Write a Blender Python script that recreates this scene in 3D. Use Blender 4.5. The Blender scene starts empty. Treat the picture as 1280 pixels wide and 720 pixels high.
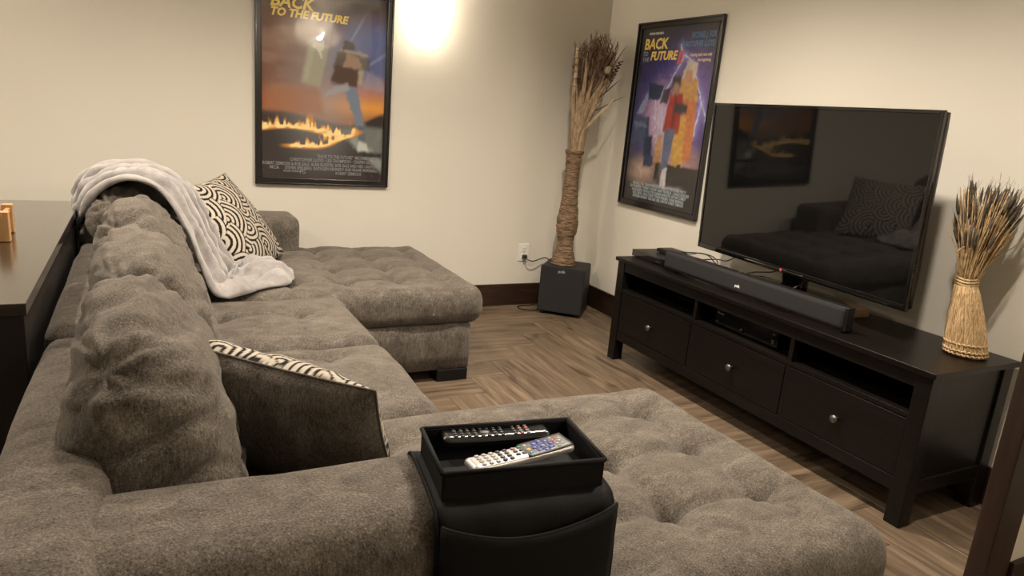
import bpy, bmesh, math, random
import numpy as np
from mathutils import Vector, Matrix, Euler

S = bpy.context.scene
COL = S.collection
PI = math.pi
R = math.radians
rnd = random.Random(7)

# ------------------------------------------------------------------ camera
CAM_LOC = (-2.733, -4.106, 1.264)
cf = Vector((0.4540, 0.8580, -0.2400)).normalized()
cr = Vector((0.8900, -0.4470, 0.0830)); cr = (cr - cf * cr.dot(cf)).normalized()
cu = cr.cross(cf)
cd = bpy.data.cameras.new('camera')
cam = bpy.data.objects.new('camera', cd); COL.objects.link(cam)
cd.sensor_width = 36.0; cd.lens = 880.7 / 1280 * 36.0
cd.clip_start = 0.02; cd.clip_end = 60
cam.matrix_world = Matrix(((cr.x, cu.x, -cf.x, CAM_LOC[0]), (cr.y, cu.y, -cf.y, CAM_LOC[1]),
                           (cr.z, cu.z, -cf.z, CAM_LOC[2]), (0, 0, 0, 1)))
S.camera = cam

# ------------------------------------------------------------------ world, exposure
w = bpy.data.worlds.new('world'); S.world = w; w.use_nodes = True
w.node_tree.nodes['Background'].inputs[0].default_value = (0.01, 0.009, 0.008, 1)
w.node_tree.nodes['Background'].inputs[1].default_value = 1.0
S.view_settings.view_transform = 'Standard'
S.view_settings.look = 'None'
S.view_settings.gamma = 1.0
S.view_settings.use_curve_mapping = False
S.view_settings.exposure = 0.87

WARM = (1.0, 0.87, 0.73)
SCONCE_W = 3.0
DOWN_W = 95.0
# wall sconces: (x, y, z of the bottom, facing)
SCONCES = [(-1.27, 0.0, 1.585, 'back', SCONCE_W * .5), (-4.05, 0.0, 1.585, 'back', SCONCE_W * 5),
           (-.80, -5.3, 1.70, 'front', SCONCE_W * 8)]
# ceiling downlights (x, y, watts); those over seats and table are added fill light
DOWNLIGHTS = [(-1.25, -1.75, DOWN_W * 1.3), (-2.6, -1.5, DOWN_W * .8), (-1.25, -3.0, DOWN_W * .8), (-4.1, -1.7, DOWN_W)]


# ------------------------------------------------------------------ materials
def mat(name, col=(.5, .5, .5), rough=.5, metal=0., spec=.5, coat=0., sheen=0., emis=None, estr=0.):
    m = bpy.data.materials.new(name); m.use_nodes = True
    b = m.node_tree.nodes['Principled BSDF']
    b.inputs['Base Color'].default_value = (*col, 1)
    b.inputs['Roughness'].default_value = rough
    b.inputs['Metallic'].default_value = metal
    b.inputs['Specular IOR Level'].default_value = spec
    b.inputs['Coat Weight'].default_value = coat
    b.inputs['Sheen Weight'].default_value = sheen
    if emis:
        b.inputs['Emission Color'].default_value = (*emis, 1)
        b.inputs['Emission Strength'].default_value = estr
    return m


def N(m, kind, **kw):
    n = m.node_tree.nodes.new(kind)
    for k, v in kw.items():
        if k.startswith('i_'):
            n.inputs[k[2:].replace('_', ' ')].default_value = v
        else:
            setattr(n, k, v)
    return n


def Lk(m, a, ao, b, bi):
    m.node_tree.links.new(a.outputs[ao], b.inputs[bi])


def bsdf(m): return m.node_tree.nodes['Principled BSDF']


def ramp(m, stops):
    r = N(m, 'ShaderNodeValToRGB'); e = r.color_ramp.elements
    while len(e) > 1: e.remove(e[-1])
    e[0].position, e[0].color = stops[0][0], (*stops[0][1], 1)
    for p, c in stops[1:]:
        x = e.new(p); x.color = (*c, 1)
    return r


def coords(m, scale=(1, 1, 1), random_shift=False, out='Object'):
    tc = N(m, 'ShaderNodeTexCoord'); mp = N(m, 'ShaderNodeMapping')
    mp.inputs['Scale'].default_value = scale
    if random_shift:
        oi = N(m, 'ShaderNodeObjectInfo'); mu = N(m, 'ShaderNodeVectorMath', operation='MULTIPLY')
        Lk(m, oi, 'Location', mu, 0); mu.inputs[1].default_value = (13.7, 7.3, 3.1)
        ad = N(m, 'ShaderNodeVectorMath', operation='ADD')
        Lk(m, tc, out, ad, 0); Lk(m, mu, 0, ad, 1); Lk(m, ad, 0, mp, 0)
    else:
        Lk(m, tc, out, mp, 0)
    return mp


def noise(m, mp, scale, detail=4, rough=.55, dist=0.):
    n = N(m, 'ShaderNodeTexNoise'); n.inputs['Scale'].default_value = scale
    n.inputs['Detail'].default_value = detail; n.inputs['Roughness'].default_value = rough
    n.inputs['Distortion'].default_value = dist
    Lk(m, mp, 0, n, 'Vector'); return n


def bump(m, src, out, strength, dist, prev=None):
    b = N(m, 'ShaderNodeBump'); b.inputs['Strength'].default_value = strength; b.inputs['Distance'].default_value = dist
    Lk(m, src, out, b, 'Height')
    if prev: Lk(m, prev, 0, b, 'Normal')
    Lk(m, b, 0, bsdf(m), 'Normal'); return b


def mat_wall(name, col):
    m = mat(name, col, .85, spec=.25)
    mp = coords(m); n = noise(m, mp, 260, 3); bump(m, n, 0, .12, .002)
    n2 = noise(m, mp, .9, 2)
    r = ramp(m, [(.3, tuple(c * .97 for c in col)), (.7, tuple(min(1, c * 1.03) for c in col))])
    Lk(m, n2, 0, r, 0); Lk(m, r, 0, bsdf(m), 'Base Color'); return m


def mat_fabric(name, dark, mid, light, rib=0.0):
    m = mat(name, mid, .95, spec=.12, sheen=.2)
    bsdf(m).inputs['Sheen Roughness'].default_value = .45
    bsdf(m).inputs['Sheen Tint'].default_value = (1, .93, .84, 1)
    mp = coords(m, (1, 1, 1))
    fine = noise(m, mp, 300, 3, .75)
    mp2 = coords(m, (1, 1.6, 1)); blot = noise(m, mp2, 14, 7, .72, .5)
    mp3 = coords(m, (230, 230, 45)); streak = noise(m, mp3, 1.0, 2, .6)
    ma = N(m, 'ShaderNodeMath', operation='MULTIPLY_ADD'); Lk(m, fine, 0, ma, 0); ma.inputs[1].default_value = 1.25; Lk(m, blot, 0, ma, 2)
    mb = N(m, 'ShaderNodeMath', operation='MULTIPLY_ADD'); Lk(m, streak, 0, mb, 0); mb.inputs[1].default_value = .8; Lk(m, ma, 0, mb, 2)
    r = ramp(m, [(.62, dark), (.98, mid), (1.0, mid), (1.0, light)])
    dv = N(m, 'ShaderNodeMapRange'); dv.inputs['From Min'].default_value = 1.10; dv.inputs['From Max'].default_value = 1.95
    Lk(m, mb, 0, dv, 0)
    r.color_ramp.elements[0].position = .15; r.color_ramp.elements[1].position = .5
    r.color_ramp.elements[2].position = .55; r.color_ramp.elements[3].position = .9
    Lk(m, dv, 0, r, 0); Lk(m, r, 0, bsdf(m), 'Base Color')
    b1 = bump(m, fine, 0, .5, .004)
    bump(m, streak, 0, .35, .004, b1)
    return m


def mat_wood(name, dark, light, rough=.45, scale=(1.2, 22, 22), rand=True, knots=True, coat=0.):
    m = mat(name, light, rough, coat=coat)
    mp = coords(m, scale, rand)
    g = noise(m, mp, 1.6, 6, .62, .35)
    mp2 = coords(m, (scale[0] * 1.4, scale[1] * .35, scale[2] * .35), rand)
    k = noise(m, mp2, 1.3, 3, .5, .8)
    r = ramp(m, [(.30, dark), (.52, tuple((a + b) / 2 for a, b in zip(dark, light))), (.66, light)])
    Lk(m, g, 0, r, 0)
    mx = N(m, 'ShaderNodeMix', data_type='RGBA', blend_type='MULTIPLY')
    kr = ramp(m, [(.30, (.30, .26, .23)), (.40, (.86, .84, .82)), (.6, (1, 1, 1))])
    Lk(m, k, 0, kr, 0); mx.inputs[0].default_value = .85 if knots else .3
    Lk(m, r, 0, mx, 6); Lk(m, kr, 0, mx, 7)
    if rand:
        oi = N(m, 'ShaderNodeObjectInfo'); rr = ramp(m, [(0, (.93, .93, .93)), (1, (1.07, 1.06, 1.05))])
        Lk(m, oi, 'Random', rr, 0)
        m2 = N(m, 'ShaderNodeMix', data_type='RGBA', blend_type='MULTIPLY'); m2.inputs[0].default_value = 1
        Lk(m, mx, 2, m2, 6); Lk(m, rr, 0, m2, 7); Lk(m, m2, 2, bsdf(m), 'Base Color')
    else:
        Lk(m, mx, 2, bsdf(m), 'Base Color')
    bump(m, g, 0, .15, .002)
    return m


def mat_vcol(name, rough=.6, spec=.3, fuzz=False):
    m = mat(name, (.5, .5, .5), rough, spec=spec)
    a = N(m, 'ShaderNodeAttribute', attribute_name='Col')
    Lk(m, a, 'Color', bsdf(m), 'Base Color')
    if fuzz:
        mp = coords(m); n = noise(m, mp, 400, 2); bump(m, n, 0, .3, .002)
    return m


def mat_varied(name, dark, light, rough=.7, sc=40, spec=.3, squash=(1, 1, 1)):
    m = mat(name, light, rough, spec=spec)
    mp = coords(m, squash); n = noise(m, mp, sc, 4, .6); r = ramp(m, [(.35, dark), (.65, light)])
    Lk(m, n, 0, r, 0); Lk(m, r, 0, bsdf(m), 'Base Color'); bump(m, n, 0, .2, .003); return m


def mat_glass(name):
    m = bpy.data.materials.new(name); m.use_nodes = True; nt = m.node_tree; nt.nodes.clear()
    o = nt.nodes.new('ShaderNodeOutputMaterial'); t = nt.nodes.new('ShaderNodeBsdfTransparent'); g = nt.nodes.new('ShaderNodeBsdfGlossy')
    g.inputs['Roughness'].default_value = .03
    f = nt.nodes.new('ShaderNodeFresnel'); f.inputs[0].default_value = 1.5
    mx = nt.nodes.new('ShaderNodeMixShader')
    tc = nt.nodes.new('ShaderNodeTexCoord'); nz = nt.nodes.new('ShaderNodeTexNoise'); nz.inputs['Scale'].default_value = 5.
    bp = nt.nodes.new('ShaderNodeBump'); bp.inputs['Strength'].default_value = .12; bp.inputs['Distance'].default_value = .02
    nt.links.new(tc.outputs['Object'], nz.inputs['Vector']); nt.links.new(nz.outputs[0], bp.inputs['Height'])
    nt.links.new(bp.outputs[0], g.inputs['Normal'])
    ge = nt.nodes.new('ShaderNodeNewGeometry'); sb_ = nt.nodes.new('ShaderNodeMath'); sb_.operation = 'SUBTRACT'; sb_.inputs[0].default_value = 1
    mu_ = nt.nodes.new('ShaderNodeMath'); mu_.operation = 'MULTIPLY'; nt.links.new(ge.outputs['Backfacing'], sb_.inputs[1])
    nt.links.new(sb_.outputs[0], mu_.inputs[0]); nt.links.new(f.outputs[0], mu_.inputs[1]); nt.links.new(mu_.outputs[0], mx.inputs[0]); nt.links.new(t.outputs[0], mx.inputs[1]); nt.links.new(g.outputs[0], mx.inputs[2])
    nt.links.new(mx.outputs[0], o.inputs[0]); return m


M = {}
M['wall'] = mat_wall('wall_paint', (.65, .618, .54))
M['ceiling'] = mat_wall('ceiling_paint', (.72, .70, .64))
M['plank'] = mat_wood('floor_plank', (.068, .046, .029), (.205, .150, .099), .47, (1.6, 20, 20))
M['subfloor'] = mat_varied('subfloor', (.02, .013, .009), (.035, .025, .017), .9)
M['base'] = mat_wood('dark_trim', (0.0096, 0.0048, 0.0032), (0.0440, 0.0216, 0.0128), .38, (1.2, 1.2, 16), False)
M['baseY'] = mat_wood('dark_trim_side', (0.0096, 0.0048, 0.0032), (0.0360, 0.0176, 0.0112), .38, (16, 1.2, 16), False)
M['casing'] = mat_wood('dark_casing', (.012, .005, .003), (.036, .018, .011), .45, (18, 18, 1.0), False)
M['fabric'] = mat_fabric('chenille', (.040, .034, .027), (.108, .093, .077), (.21, .185, .155))
M['fabric_dk'] = mat_fabric('chenille_dark', (.026, .021, .017), (.066, .056, .047), (.125, .108, .092))
M['foot'] = mat('black_foot', (.005, .0045, .004), .5, spec=.25)
M['stand'] = mat_wood('black_brown_stain', (0.0040, 0.0030, 0.0025), (0.0080, 0.0060, 0.0050), .34, (22, 1.5, 22), False, False)
M['stand_in'] = mat('black_brown_inner', (0.0060, 0.0050, 0.0040), .45)
M['table'] = mat_wood('table_stain', (0.0112, 0.0088, 0.0072), (0.0208, 0.0168, 0.0136), .22, (22, 1.2, 22), False, False, 1.0)
for k_ in ('stand', 'stand_in'): bsdf(M[k_]).inputs['Specular IOR Level'].default_value = .22
for k_ in ('table',): bsdf(M[k_]).inputs['Coat IOR'].default_value = 1.62; bsdf(M[k_]).inputs['Coat Roughness'].default_value = .16
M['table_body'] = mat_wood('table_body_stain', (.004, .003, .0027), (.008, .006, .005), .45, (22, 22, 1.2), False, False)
M['knob'] = mat('pewter_knob', (.17, .165, .165), .36, metal=.9)
M['plastic'] = mat('black_plastic', (0.0066, 0.0066, 0.0066), .35)
M['gloss'] = mat('black_gloss', (0.0030, 0.0030, 0.0030), .08, coat=.5)
M['screen'] = mat('tv_screen', (.003, .003, .003), .035, spec=.55)
M['grille'] = mat_varied('speaker_cloth', (.0125, .0122, .0128), (.027, .0262, .027), .9, 500)
M['vinyl'] = mat_varied('black_textured_vinyl', (.014, .0145, .0135), (.022, .023, .0215), .6, 300)
M['frame'] = mat('black_frame', (.010, .009, .009), .22, coat=.3)
M['glass'] = mat_glass('picture_glass')
M['print'] = mat_vcol('poster_print', .5)
M['pattern'] = mat_vcol('swirl_fabric', .85, .15, True)
M['white'] = mat('white_plastic', (.75, .73, .68), .4)
M['dark_slot'] = mat('dark_slot', (.02, .02, .02), .6)
M['twine'] = mat_varied('brown_twine', (.050, .032, .021), (.31, .205, .125), .8, 26, .2, (1, 1, 9))
M['straw'] = mat_varied('straw', (.29, .185, .09), (.66, .48, .27), .8, 40, .2, (6, 6, 1))
M['straw_dk'] = mat_varied('seed_head_grey', (.055, .046, .036), (.15, .125, .092), .9, 60)
M['reed'] = mat_varied('brown_reed', (.085, .052, .036), (.24, .155, .095), .8, 30)
M['leaf'] = mat_varied('dry_leaf_tan', (.20, .135, .08), (.40, .29, .175), .7, 25, .3, (3, 3, 1))
M['leaf_dk'] = mat_varied('dry_leaf_brown', (.05, .026, .015), (.12, .065, .036), .7, 25)
M['leaf_lt'] = mat_varied('dry_leaf_cream', (0.3375, 0.2625, 0.1650), (0.4950, 0.4125, 0.2850), .7, 25)
M['block'] = mat_wood('pale_block', (0.2340, 0.1430, 0.0715), (0.3575, 0.2405, 0.1300), .6, (10, 2, 10), False, False)
M['beech'] = mat_wood('orange_beech', (0.3450, 0.1800, 0.0675), (0.5100, 0.3000, 0.1350), .5, (12, 12, 2), False, False)
M['pale'] = mat('pale_slat', (.72, .62, .47), .6)
M['nylon'] = mat_varied('black_nylon', (.0035, .0035, .004), (.008, .008, .0085), .7, 700, .18)
M['remote_b'] = mat('remote_black', (0.0050, 0.0050, 0.0055), .16, coat=.3)
M['remote_s'] = mat('remote_silver', (.46, .45, .44), .3, metal=.35)
M['cable'] = mat('cable_black', (.01, .01, .01), .45)
for k, c in {'grey': (.30, .30, .30), 'blue': (.03, .045, .30), 'navy': (.03, .035, .09), 'yellow': (.8, .55, .04), 'sky': (.04, .22, .62),
             'red': (.62, .10, .05), 'green': (.05, .22, .15), 'pink': (.45, .16, .22), 'lgrey': (.5, .49, .47), 'dkey': (.04, .04, .04)}.items():
    M['key_' + k] = mat('key_' + k, tuple(q * .7 for q in c), .4)
M['ink_grey'] = mat('ink_grey', (.30, .31, .32), .6)
M['ink_blue'] = mat('ink_blue', (.07, .22, .42), .6)
M['ink_pale'] = mat('ink_pale', (.38, .46, .50), .6)
M['ink_yellow'] = mat('ink_yellow', (.80, .60, .12), .6)
M['ink_red'] = mat('ink_red', (.62, .08, .10), .6)
M['ink_cream'] = mat('ink_cream', (.70, .55, .34), .6)
M['ink_white'] = mat('ink_white', (.75, .75, .75), .5)
M['brass'] = mat('lamp_nickel', (.5, .48, .44), .3, metal=1)
M['shade'] = mat('lit_glass_shade', (.9, .85, .75), .4, emis=(1.0, .87, .70), estr=5)
M['can'] = mat('lit_can_lens', (.9, .9, .85), .4, emis=(1.0, .86, .66), estr=14)


def mat_blanket():
    m = mat('grey_plush', (.40, .375, .36), .95, spec=.1, sheen=.6)
    mp = coords(m); n = noise(m, mp, 16, 4, .6); r = ramp(m, [(.3, (.20, .185, .18)), (.7, (.36, .34, .325))])
    Lk(m, n, 0, r, 0); Lk(m, r, 0, bsdf(m), 'Base Color')
    f = noise(m, mp, 350, 2); bump(m, f, 0, .35, .004); return m


M['blanket'] = mat_blanket()


# ------------------------------------------------------------------ numpy noise
def _hash(i, j, k):
    h = (i * 374761393 + j * 668265263 + k * 2147483647 + 1013904223) & 0xffffffff
    h = ((h ^ (h >> 13)) * 1274126177) & 0xffffffff
    return ((h ^ (h >> 16)) & 0xffff) / 65535.0


def vn(P, scale=(1, 1, 1), seed=0):
    p = P * np.array(scale) + seed * 17.31
    i = np.floor(p).astype(np.int64); f = p - i; f = f * f * (3 - 2 * f); r = 0
    for a in (0, 1):
        for b in (0, 1):
            for c in (0, 1):
                wgt = (f[:, 0] if a else 1 - f[:, 0]) * (f[:, 1] if b else 1 - f[:, 1]) * (f[:, 2] if c else 1 - f[:, 2])
                r = r + wgt * _hash(i[:, 0] + a, i[:, 1] + b, i[:, 2] + c)
    return r * 2 - 1


def sstep(a, b, x):
    t = np.clip((x - a) / (b - a), 0, 1); return t * t * (3 - 2 * t)


# ------------------------------------------------------------------ object helpers
def tag(o, label=None, cat=None, group=None, kind=None):
    if label: o['label'] = label
    if cat: o['category'] = cat
    if group: o['group'] = group
    if kind: o['kind'] = kind
    return o


ORG = {}   # name -> inverse matrix used to bring world coordinates into a thing's own frame


def thing(name, label, cat, loc=(0, 0, 0), rotz=0., group=None):
    o = bpy.data.objects.new(name, None); COL.objects.link(o)
    o.empty_display_size = .05
    o.location = loc; o.rotation_euler = (0, 0, rotz)
    tag(o, label, cat, group)
    ORG[o.name] = Matrix.Translation(loc) @ Matrix.Rotation(rotz, 4, 'Z')
    return o


def root_of(o):
    while o.parent: o = o.parent
    return o


def obj(name, vf, material, parent=None, smooth=False, world=True, loc=None, bevel=0., cols=None, sub=0):
    """one mesh object from (verts, faces); world coords are moved into the root's frame"""
    v, f = vf
    v = np.asarray(v, float)
    if parent is not None and world:
        inv = np.array(ORG[root_of(parent).name].inverted()) if root_of(parent).name in ORG else np.eye(4)
        v = v @ inv[:3, :3].T + inv[:3, 3]
    if parent is None:
        if loc is None:
            loc = ((v[:, 0].min() + v[:, 0].max()) / 2, (v[:, 1].min() + v[:, 1].max()) / 2, v[:, 2].min())
        v = v - np.array(loc)
    me = bpy.data.meshes.new(name)
    me.from_pydata(v.tolist(), [], [tuple(int(q) for q in x) for x in f]); me.update()
    if smooth: me.polygons.foreach_set('use_smooth', [True] * len(me.polygons))
    me.materials.append(material)
    if cols is not None:
        ca = me.color_attributes.new('Col', 'FLOAT_COLOR', 'POINT')
        c4 = np.ones((len(v), 4)); c4[:, :3] = cols
        ca.data.foreach_set('color', c4.ravel())
    o = bpy.data.objects.new(name, me); COL.objects.link(o)
    if parent is not None: o.parent = parent
    else: o.location = loc; ORG[o.name] = Matrix.Translation(loc)
    if bevel:
        b = o.modifiers.new('bevel', 'BEVEL'); b.width = bevel; b.segments = 2; b.limit_method = 'ANGLE'
        if not smooth:
            me.polygons.foreach_set('use_smooth', [True] * len(me.polygons))
            wn = o.modifiers.new('wn', 'WEIGHTED_NORMAL'); wn.keep_sharp = True
    if sub:
        s = o.modifiers.new('sub', 'SUBSURF'); s.levels = sub; s.render_levels = sub
    return o


def join(*vfs):
    V = []; F = []; n = 0
    for v, f in vfs:
        V.append(np.asarray(v, float)); F += [tuple(i + n for i in x) for x in f]; n += len(v)
    return np.vstack(V), F


def bx(x0, x1, y0, y1, z0, z1):
    v = np.array([(x, y, z) for z in (z0, z1) for y in (y0, y1) for x in (x0, x1)], float)
    return v, [(0, 2, 3, 1), (4, 5, 7, 6), (0, 1, 5, 4), (2, 6, 7, 3), (0, 4, 6, 2), (1, 3, 7, 5)]


def xf(vf, mtx):
    v, f = vf; m = np.array(mtx); return np.asarray(v) @ m[:3, :3].T + m[:3, 3], f


def lathe(prof, segs=32, c=(0, 0, 0), cap=True):
    V = []; F = []
    for r, z in prof:
        for k in range(segs):
            a = 2 * PI * k / segs; V.append((c[0] + r * math.cos(a), c[1] + r * math.sin(a), c[2] + z))
    n = len(prof)
    for i in range(n - 1):
        for k in range(segs):
            a = i * segs + k; b = i * segs + (k + 1) % segs
            F.append((a, b, b + segs, a + segs))
    if cap:
        F.append(tuple(range(segs))[::-1]); F.append(tuple((n - 1) * segs + k for k in range(segs)))
    return np.array(V), F


def tube(pts, rad, segs=8, closed_ends=True):
    pts = [Vector(p) for p in pts]; n = len(pts)
    rads = rad if hasattr(rad, '__len__') else [rad] * n
    V = []; F = []
    up = Vector((0, 0, 1)); t0 = (pts[1] - pts[0]).normalized()
    if abs(t0.dot(up)) > .9: up = Vector((1, 0, 0))
    nr = (up - t0 * up.dot(t0)).normalized()
    for i, p in enumerate(pts):
        t = (pts[min(i + 1, n - 1)] - pts[max(i - 1, 0)]).normalized()
        nr = (nr - t * nr.dot(t)).normalized(); bn = t.cross(nr)
        for k in range(segs):
            a = 2 * PI * k / segs; q = p + (nr * math.cos(a) + bn * math.sin(a)) * rads[i]; V.append(tuple(q))
    for i in range(n - 1):
        for k in range(segs):
            a = i * segs + k; b = i * segs + (k + 1) % segs; F.append((a, b, b + segs, a + segs))
    if closed_ends:
        F.append(tuple(range(segs))[::-1]); F.append(tuple((n - 1) * segs + k for k in range(segs)))
    return np.array(V), F


def spline(pts, n=40):
    P = [Vector(p) for p in pts]; P = [P[0] * 2 - P[1]] + P + [P[-1] * 2 - P[-2]]; out = []
    segn = max(1, n // (len(P) - 3))
    for i in range(1, len(P) - 2):
        for s in range(segn):
            t = s / segn; a, b, c, d = P[i - 1], P[i], P[i + 1], P[i + 2]
            out.append(.5 * ((2 * b) + (c - a) * t + (2 * a - 5 * b + 4 * c - d) * t * t + (3 * b - a - 3 * c + d) * t ** 3))
    out.append(P[-2]); return out


def ribbon(pts, widths, side, thick=.0012):
    """a thin blade with real thickness along pts"""
    pts = [Vector(p) for p in pts]; V = []; F = []; n = len(pts)
    side = Vector(side).normalized()
    for i, p in enumerate(pts):
        t = (pts[min(i + 1, n - 1)] - pts[max(i - 1, 0)]).normalized()
        s = (side - t * side.dot(t)).normalized(); nn = t.cross(s) * thick; wv = s * widths[i]
        V += [tuple(p - wv), tuple(p + nn * 1.5), tuple(p + wv), tuple(p - nn)]
    for i in range(n - 1):
        for k in range(4):
            a = i * 4 + k; b = i * 4 + (k + 1) % 4; F.append((a, b, b + 4, a + 4))
    F.append((3, 2, 1, 0)); F.append(tuple((n - 1) * 4 + k for k in range(4)))
    return np.array(V), F


def softbox(x0, x1, y0, y1, z0, z1, r, step=.02, disp=None):
    h = np.array([x1 - x0, y1 - y0, z1 - z0]) / 2; c = np.array([x0 + x1, y0 + y1, z0 + z1]) / 2
    n = np.maximum(2, np.ceil(2 * h / step)).astype(int)
    pts = []; quads = []
    idx = {}

    def vid(i, j, k):
        key = (i, j, k)
        if key not in idx: idx[key] = len(pts); pts.append(key)
        return idx[key]
    for ax in range(3):
        a, b = [(1, 2), (2, 0), (0, 1)][ax]
        for side in (0, n[ax]):
            for i in range(n[a]):
                for j in range(n[b]):
                    q = []
                    for di, dj in ((0, 0), (1, 0), (1, 1), (0, 1)):
                        k = [0, 0, 0]; k[ax] = side; k[a] = i + di; k[b] = j + dj; q.append(vid(*k))
                    if side == 0: q = q[::-1]
                    quads.append(q)
    T = np.array(pts, float) / n * 2 - 1
    P = T * h
    rr = np.minimum(r, h - 1e-4)
    inn = np.clip(P, -(h - rr), h - rr); d = (P - inn) / rr
    L = np.linalg.norm(d, axis=1, keepdims=True); nd = np.where(L > 1e-6, d / np.maximum(L, 1e-6), 0)
    P = inn + nd * rr
    if disp is not None: P = disp(P, nd, P / h)
    return P + c, quads


_tc = {}


def text(name, body, size, material, parent, mtx, align='LEFT', extrude=.0004, shear=0., xs=1., bold=0.):
    cu_ = bpy.data.curves.new(name, 'FONT'); cu_.body = body; cu_.size = size; cu_.align_x = align; cu_.extrude = extrude
    cu_.shear = shear; cu_.resolution_u = 2; cu_.offset = bold
    t = bpy.data.objects.new(name, cu_); COL.objects.link(t)
    dg = bpy.context.evaluated_depsgraph_get()
    me = bpy.data.meshes.new_from_object(t.evaluated_get(dg))
    COL.objects.unlink(t); bpy.data.objects.remove(t)
    v = np.array([p.co[:] for p in me.vertices]) * np.array([xs, 1, 1]); f = [tuple(p.vertices) for p in me.polygons]
    bpy.data.meshes.remove(me)
    return obj(name, xf((v, f), mtx), material, parent)


def struct(name, vf, material, parent=None, **k):
    o = obj(name, vf, material, parent, **k)
    if parent is None: o['kind'] = 'structure'
    return o


def axes(o, X, Y, Z):
    """matrix with given columns"""
    return Matrix(((X[0], Y[0], Z[0], o[0]), (X[1], Y[1], Z[1], o[1]), (X[2], Y[2], Z[2], o[2]), (0, 0, 0, 1)))


# ------------------------------------------------------------------ room shell
RX0, RY0, RZ = -5.2, -5.3, 2.42
floor = struct('floor', bx(RX0 - .1, .1, RY0 - .1, .1, -.12, -.008), M['subfloor'])
struct('ceiling', bx(RX0 - .1, .1, RY0 - .1, .1, RZ, RZ + .1), M['ceiling'])
struct('wall_back', bx(RX0 - .1, .1, 0, .1, 0, RZ), M['wall'])
struct('wall_right', bx(0, .1, RY0 - .1, 0, 0, RZ), M['wall'])
struct('wall_left', bx(RX0 - .1, RX0, RY0 - .1, 0, 0, RZ), M['wall'])
struct('wall_front', bx(RX0, 0, RY0 - .1, RY0, 0, RZ), M['wall'])
# short stub wall with its dark wood casing, cutting into the right of the view
PX, PY = -.712, -3.165
struct('wall_stub', bx(PX + .11, 0, PY - .05, PY + .0, 0, RZ), M['wall'])
struct('trim_1', join(bx(PX, PX + .12, PY - .054, PY, 0, 2.1),), M['casing'], bevel=.004)
struct('trim_2', bx(PX + .12, -.0, PY - .066, PY - .05, 0, .148), M['base'], bevel=.003)

# herringbone planks laid square to the walls
PL, PWD = 1.14, .19
G = .0007
pm = {}


def plank(x0, x1, y0, y1, along_x):
    X0, X1, Y0, Y1 = max(x0, RX0), min(x1, 0), max(y0, RY0), min(y1, 0)
    if X1 - X0 < .01 or Y1 - Y0 < .01: return
    lx, ly = (X1 - X0, Y1 - Y0) if along_x else (Y1 - Y0, X1 - X0)
    key = (round(lx, 3), round(ly, 3))
    if key not in pm:
        a, b = lx / 2 - G, ly / 2 - G; c = .0014
        v = [(-a, -b, -.008), (a, -b, -.008), (a, b, -.008), (-a, b, -.008), (-a, -b, -c), (a, -b, -c), (a, b, -c), (-a, b, -c),
             (-a + c, -b + c, 0), (a - c, -b + c, 0), (a - c, b - c, 0), (-a + c, b - c, 0)]
        f = [(3, 2, 1, 0)] + [(i, (i + 1) % 4, 4 + (i + 1) % 4, 4 + i) for i in range(4)] + \
            [(4 + i, 4 + (i + 1) % 4, 8 + (i + 1) % 4, 8 + i) for i in range(4)] + [(8, 9, 10, 11)]
        me = bpy.data.meshes.new('plank'); me.from_pydata(v, [], f); me.materials.append(M['plank']); pm[key] = me
    o = bpy.data.objects.new('plank', pm[key]); COL.objects.link(o); o.parent = floor
    o.location = Vector(((X0 + X1) / 2, (Y0 + Y1) / 2, 0)) - floor.location
    o.rotation_euler = (0, 0, 0 if along_x else PI / 2)


OX, OY = -.04 - PWD, -.04 - PWD * 2 - PL + PWD      # puts one line of joints on the diagonal seen by the subwoofer
for i in range(-40, 41):
    for j in range(-6, 7):
        ox, oy = OX + i * PWD + j * PL, OY + i * PWD - j * PL
        plank(ox, ox + PL, oy, oy + PWD, True)
        plank(ox, ox + PWD, oy + PWD, oy + PWD + PL, False)

BH = .148
struct('baseboard_back', bx(RX0, -.016, -.016, 0, 0, BH), M['base'], bevel=.003)
struct('baseboard_right', bx(-.016, 0, PY, 0, 0, BH), M['baseY'], bevel=.003)
struct('baseboard_left', bx(RX0, RX0 + .016, RY0, -.016, 0, BH), M['baseY'], bevel=.003)
struct('baseboard_front', bx(RX0 + .016, 0, RY0, RY0 + .016, 0, BH), M['base'], bevel=.003)


# ------------------------------------------------------------------ lamps
def sconce(x, y, z, facing, watts, label):
    s = -1 if facing == 'back' else 1
    c = (x, y + s * .115, z)
    t = thing('wall_sconce', label, 'wall lamp', (x, y, z), 0, 'wall sconces')
    obj('backplate', xf(lathe([(.055, 0), (.055, .012), (.02, .02)], 24), axes((x, y, z + .2), (1, 0, 0), (0, 0, 1), (0, s, 0))), M['brass'], t, smooth=True)
    obj('arm', tube(spline([(x, y + s * .012, z + .2), (x, y + s * .05, z + .14), (x, y + s * .075, z + .11)], 12), .008), M['brass'], t, smooth=True)
    prof = [(.0, 0), (.03, .004), (.043, .018), (.047, .05), (.049, .095), (.056, .118), (.085, .142), (.108, .17), (.118, .21), (.120, .25)]
    pin = [(r - .004, zz + .002) for r, zz in prof[:0:-1]]
    obj('glass_shade', lathe(prof + pin, 40, c, cap=False), M['shade'], t, smooth=True)
    ld = bpy.data.lights.new('bulb_light', 'POINT'); ld.energy = watts; ld.color = WARM; ld.shadow_soft_size = .05
    lo = bpy.data.objects.new('bulb_light', ld); COL.objects.link(lo); lo.parent = t; lo.location = (0, s * .125, .31)
    return t


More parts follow.
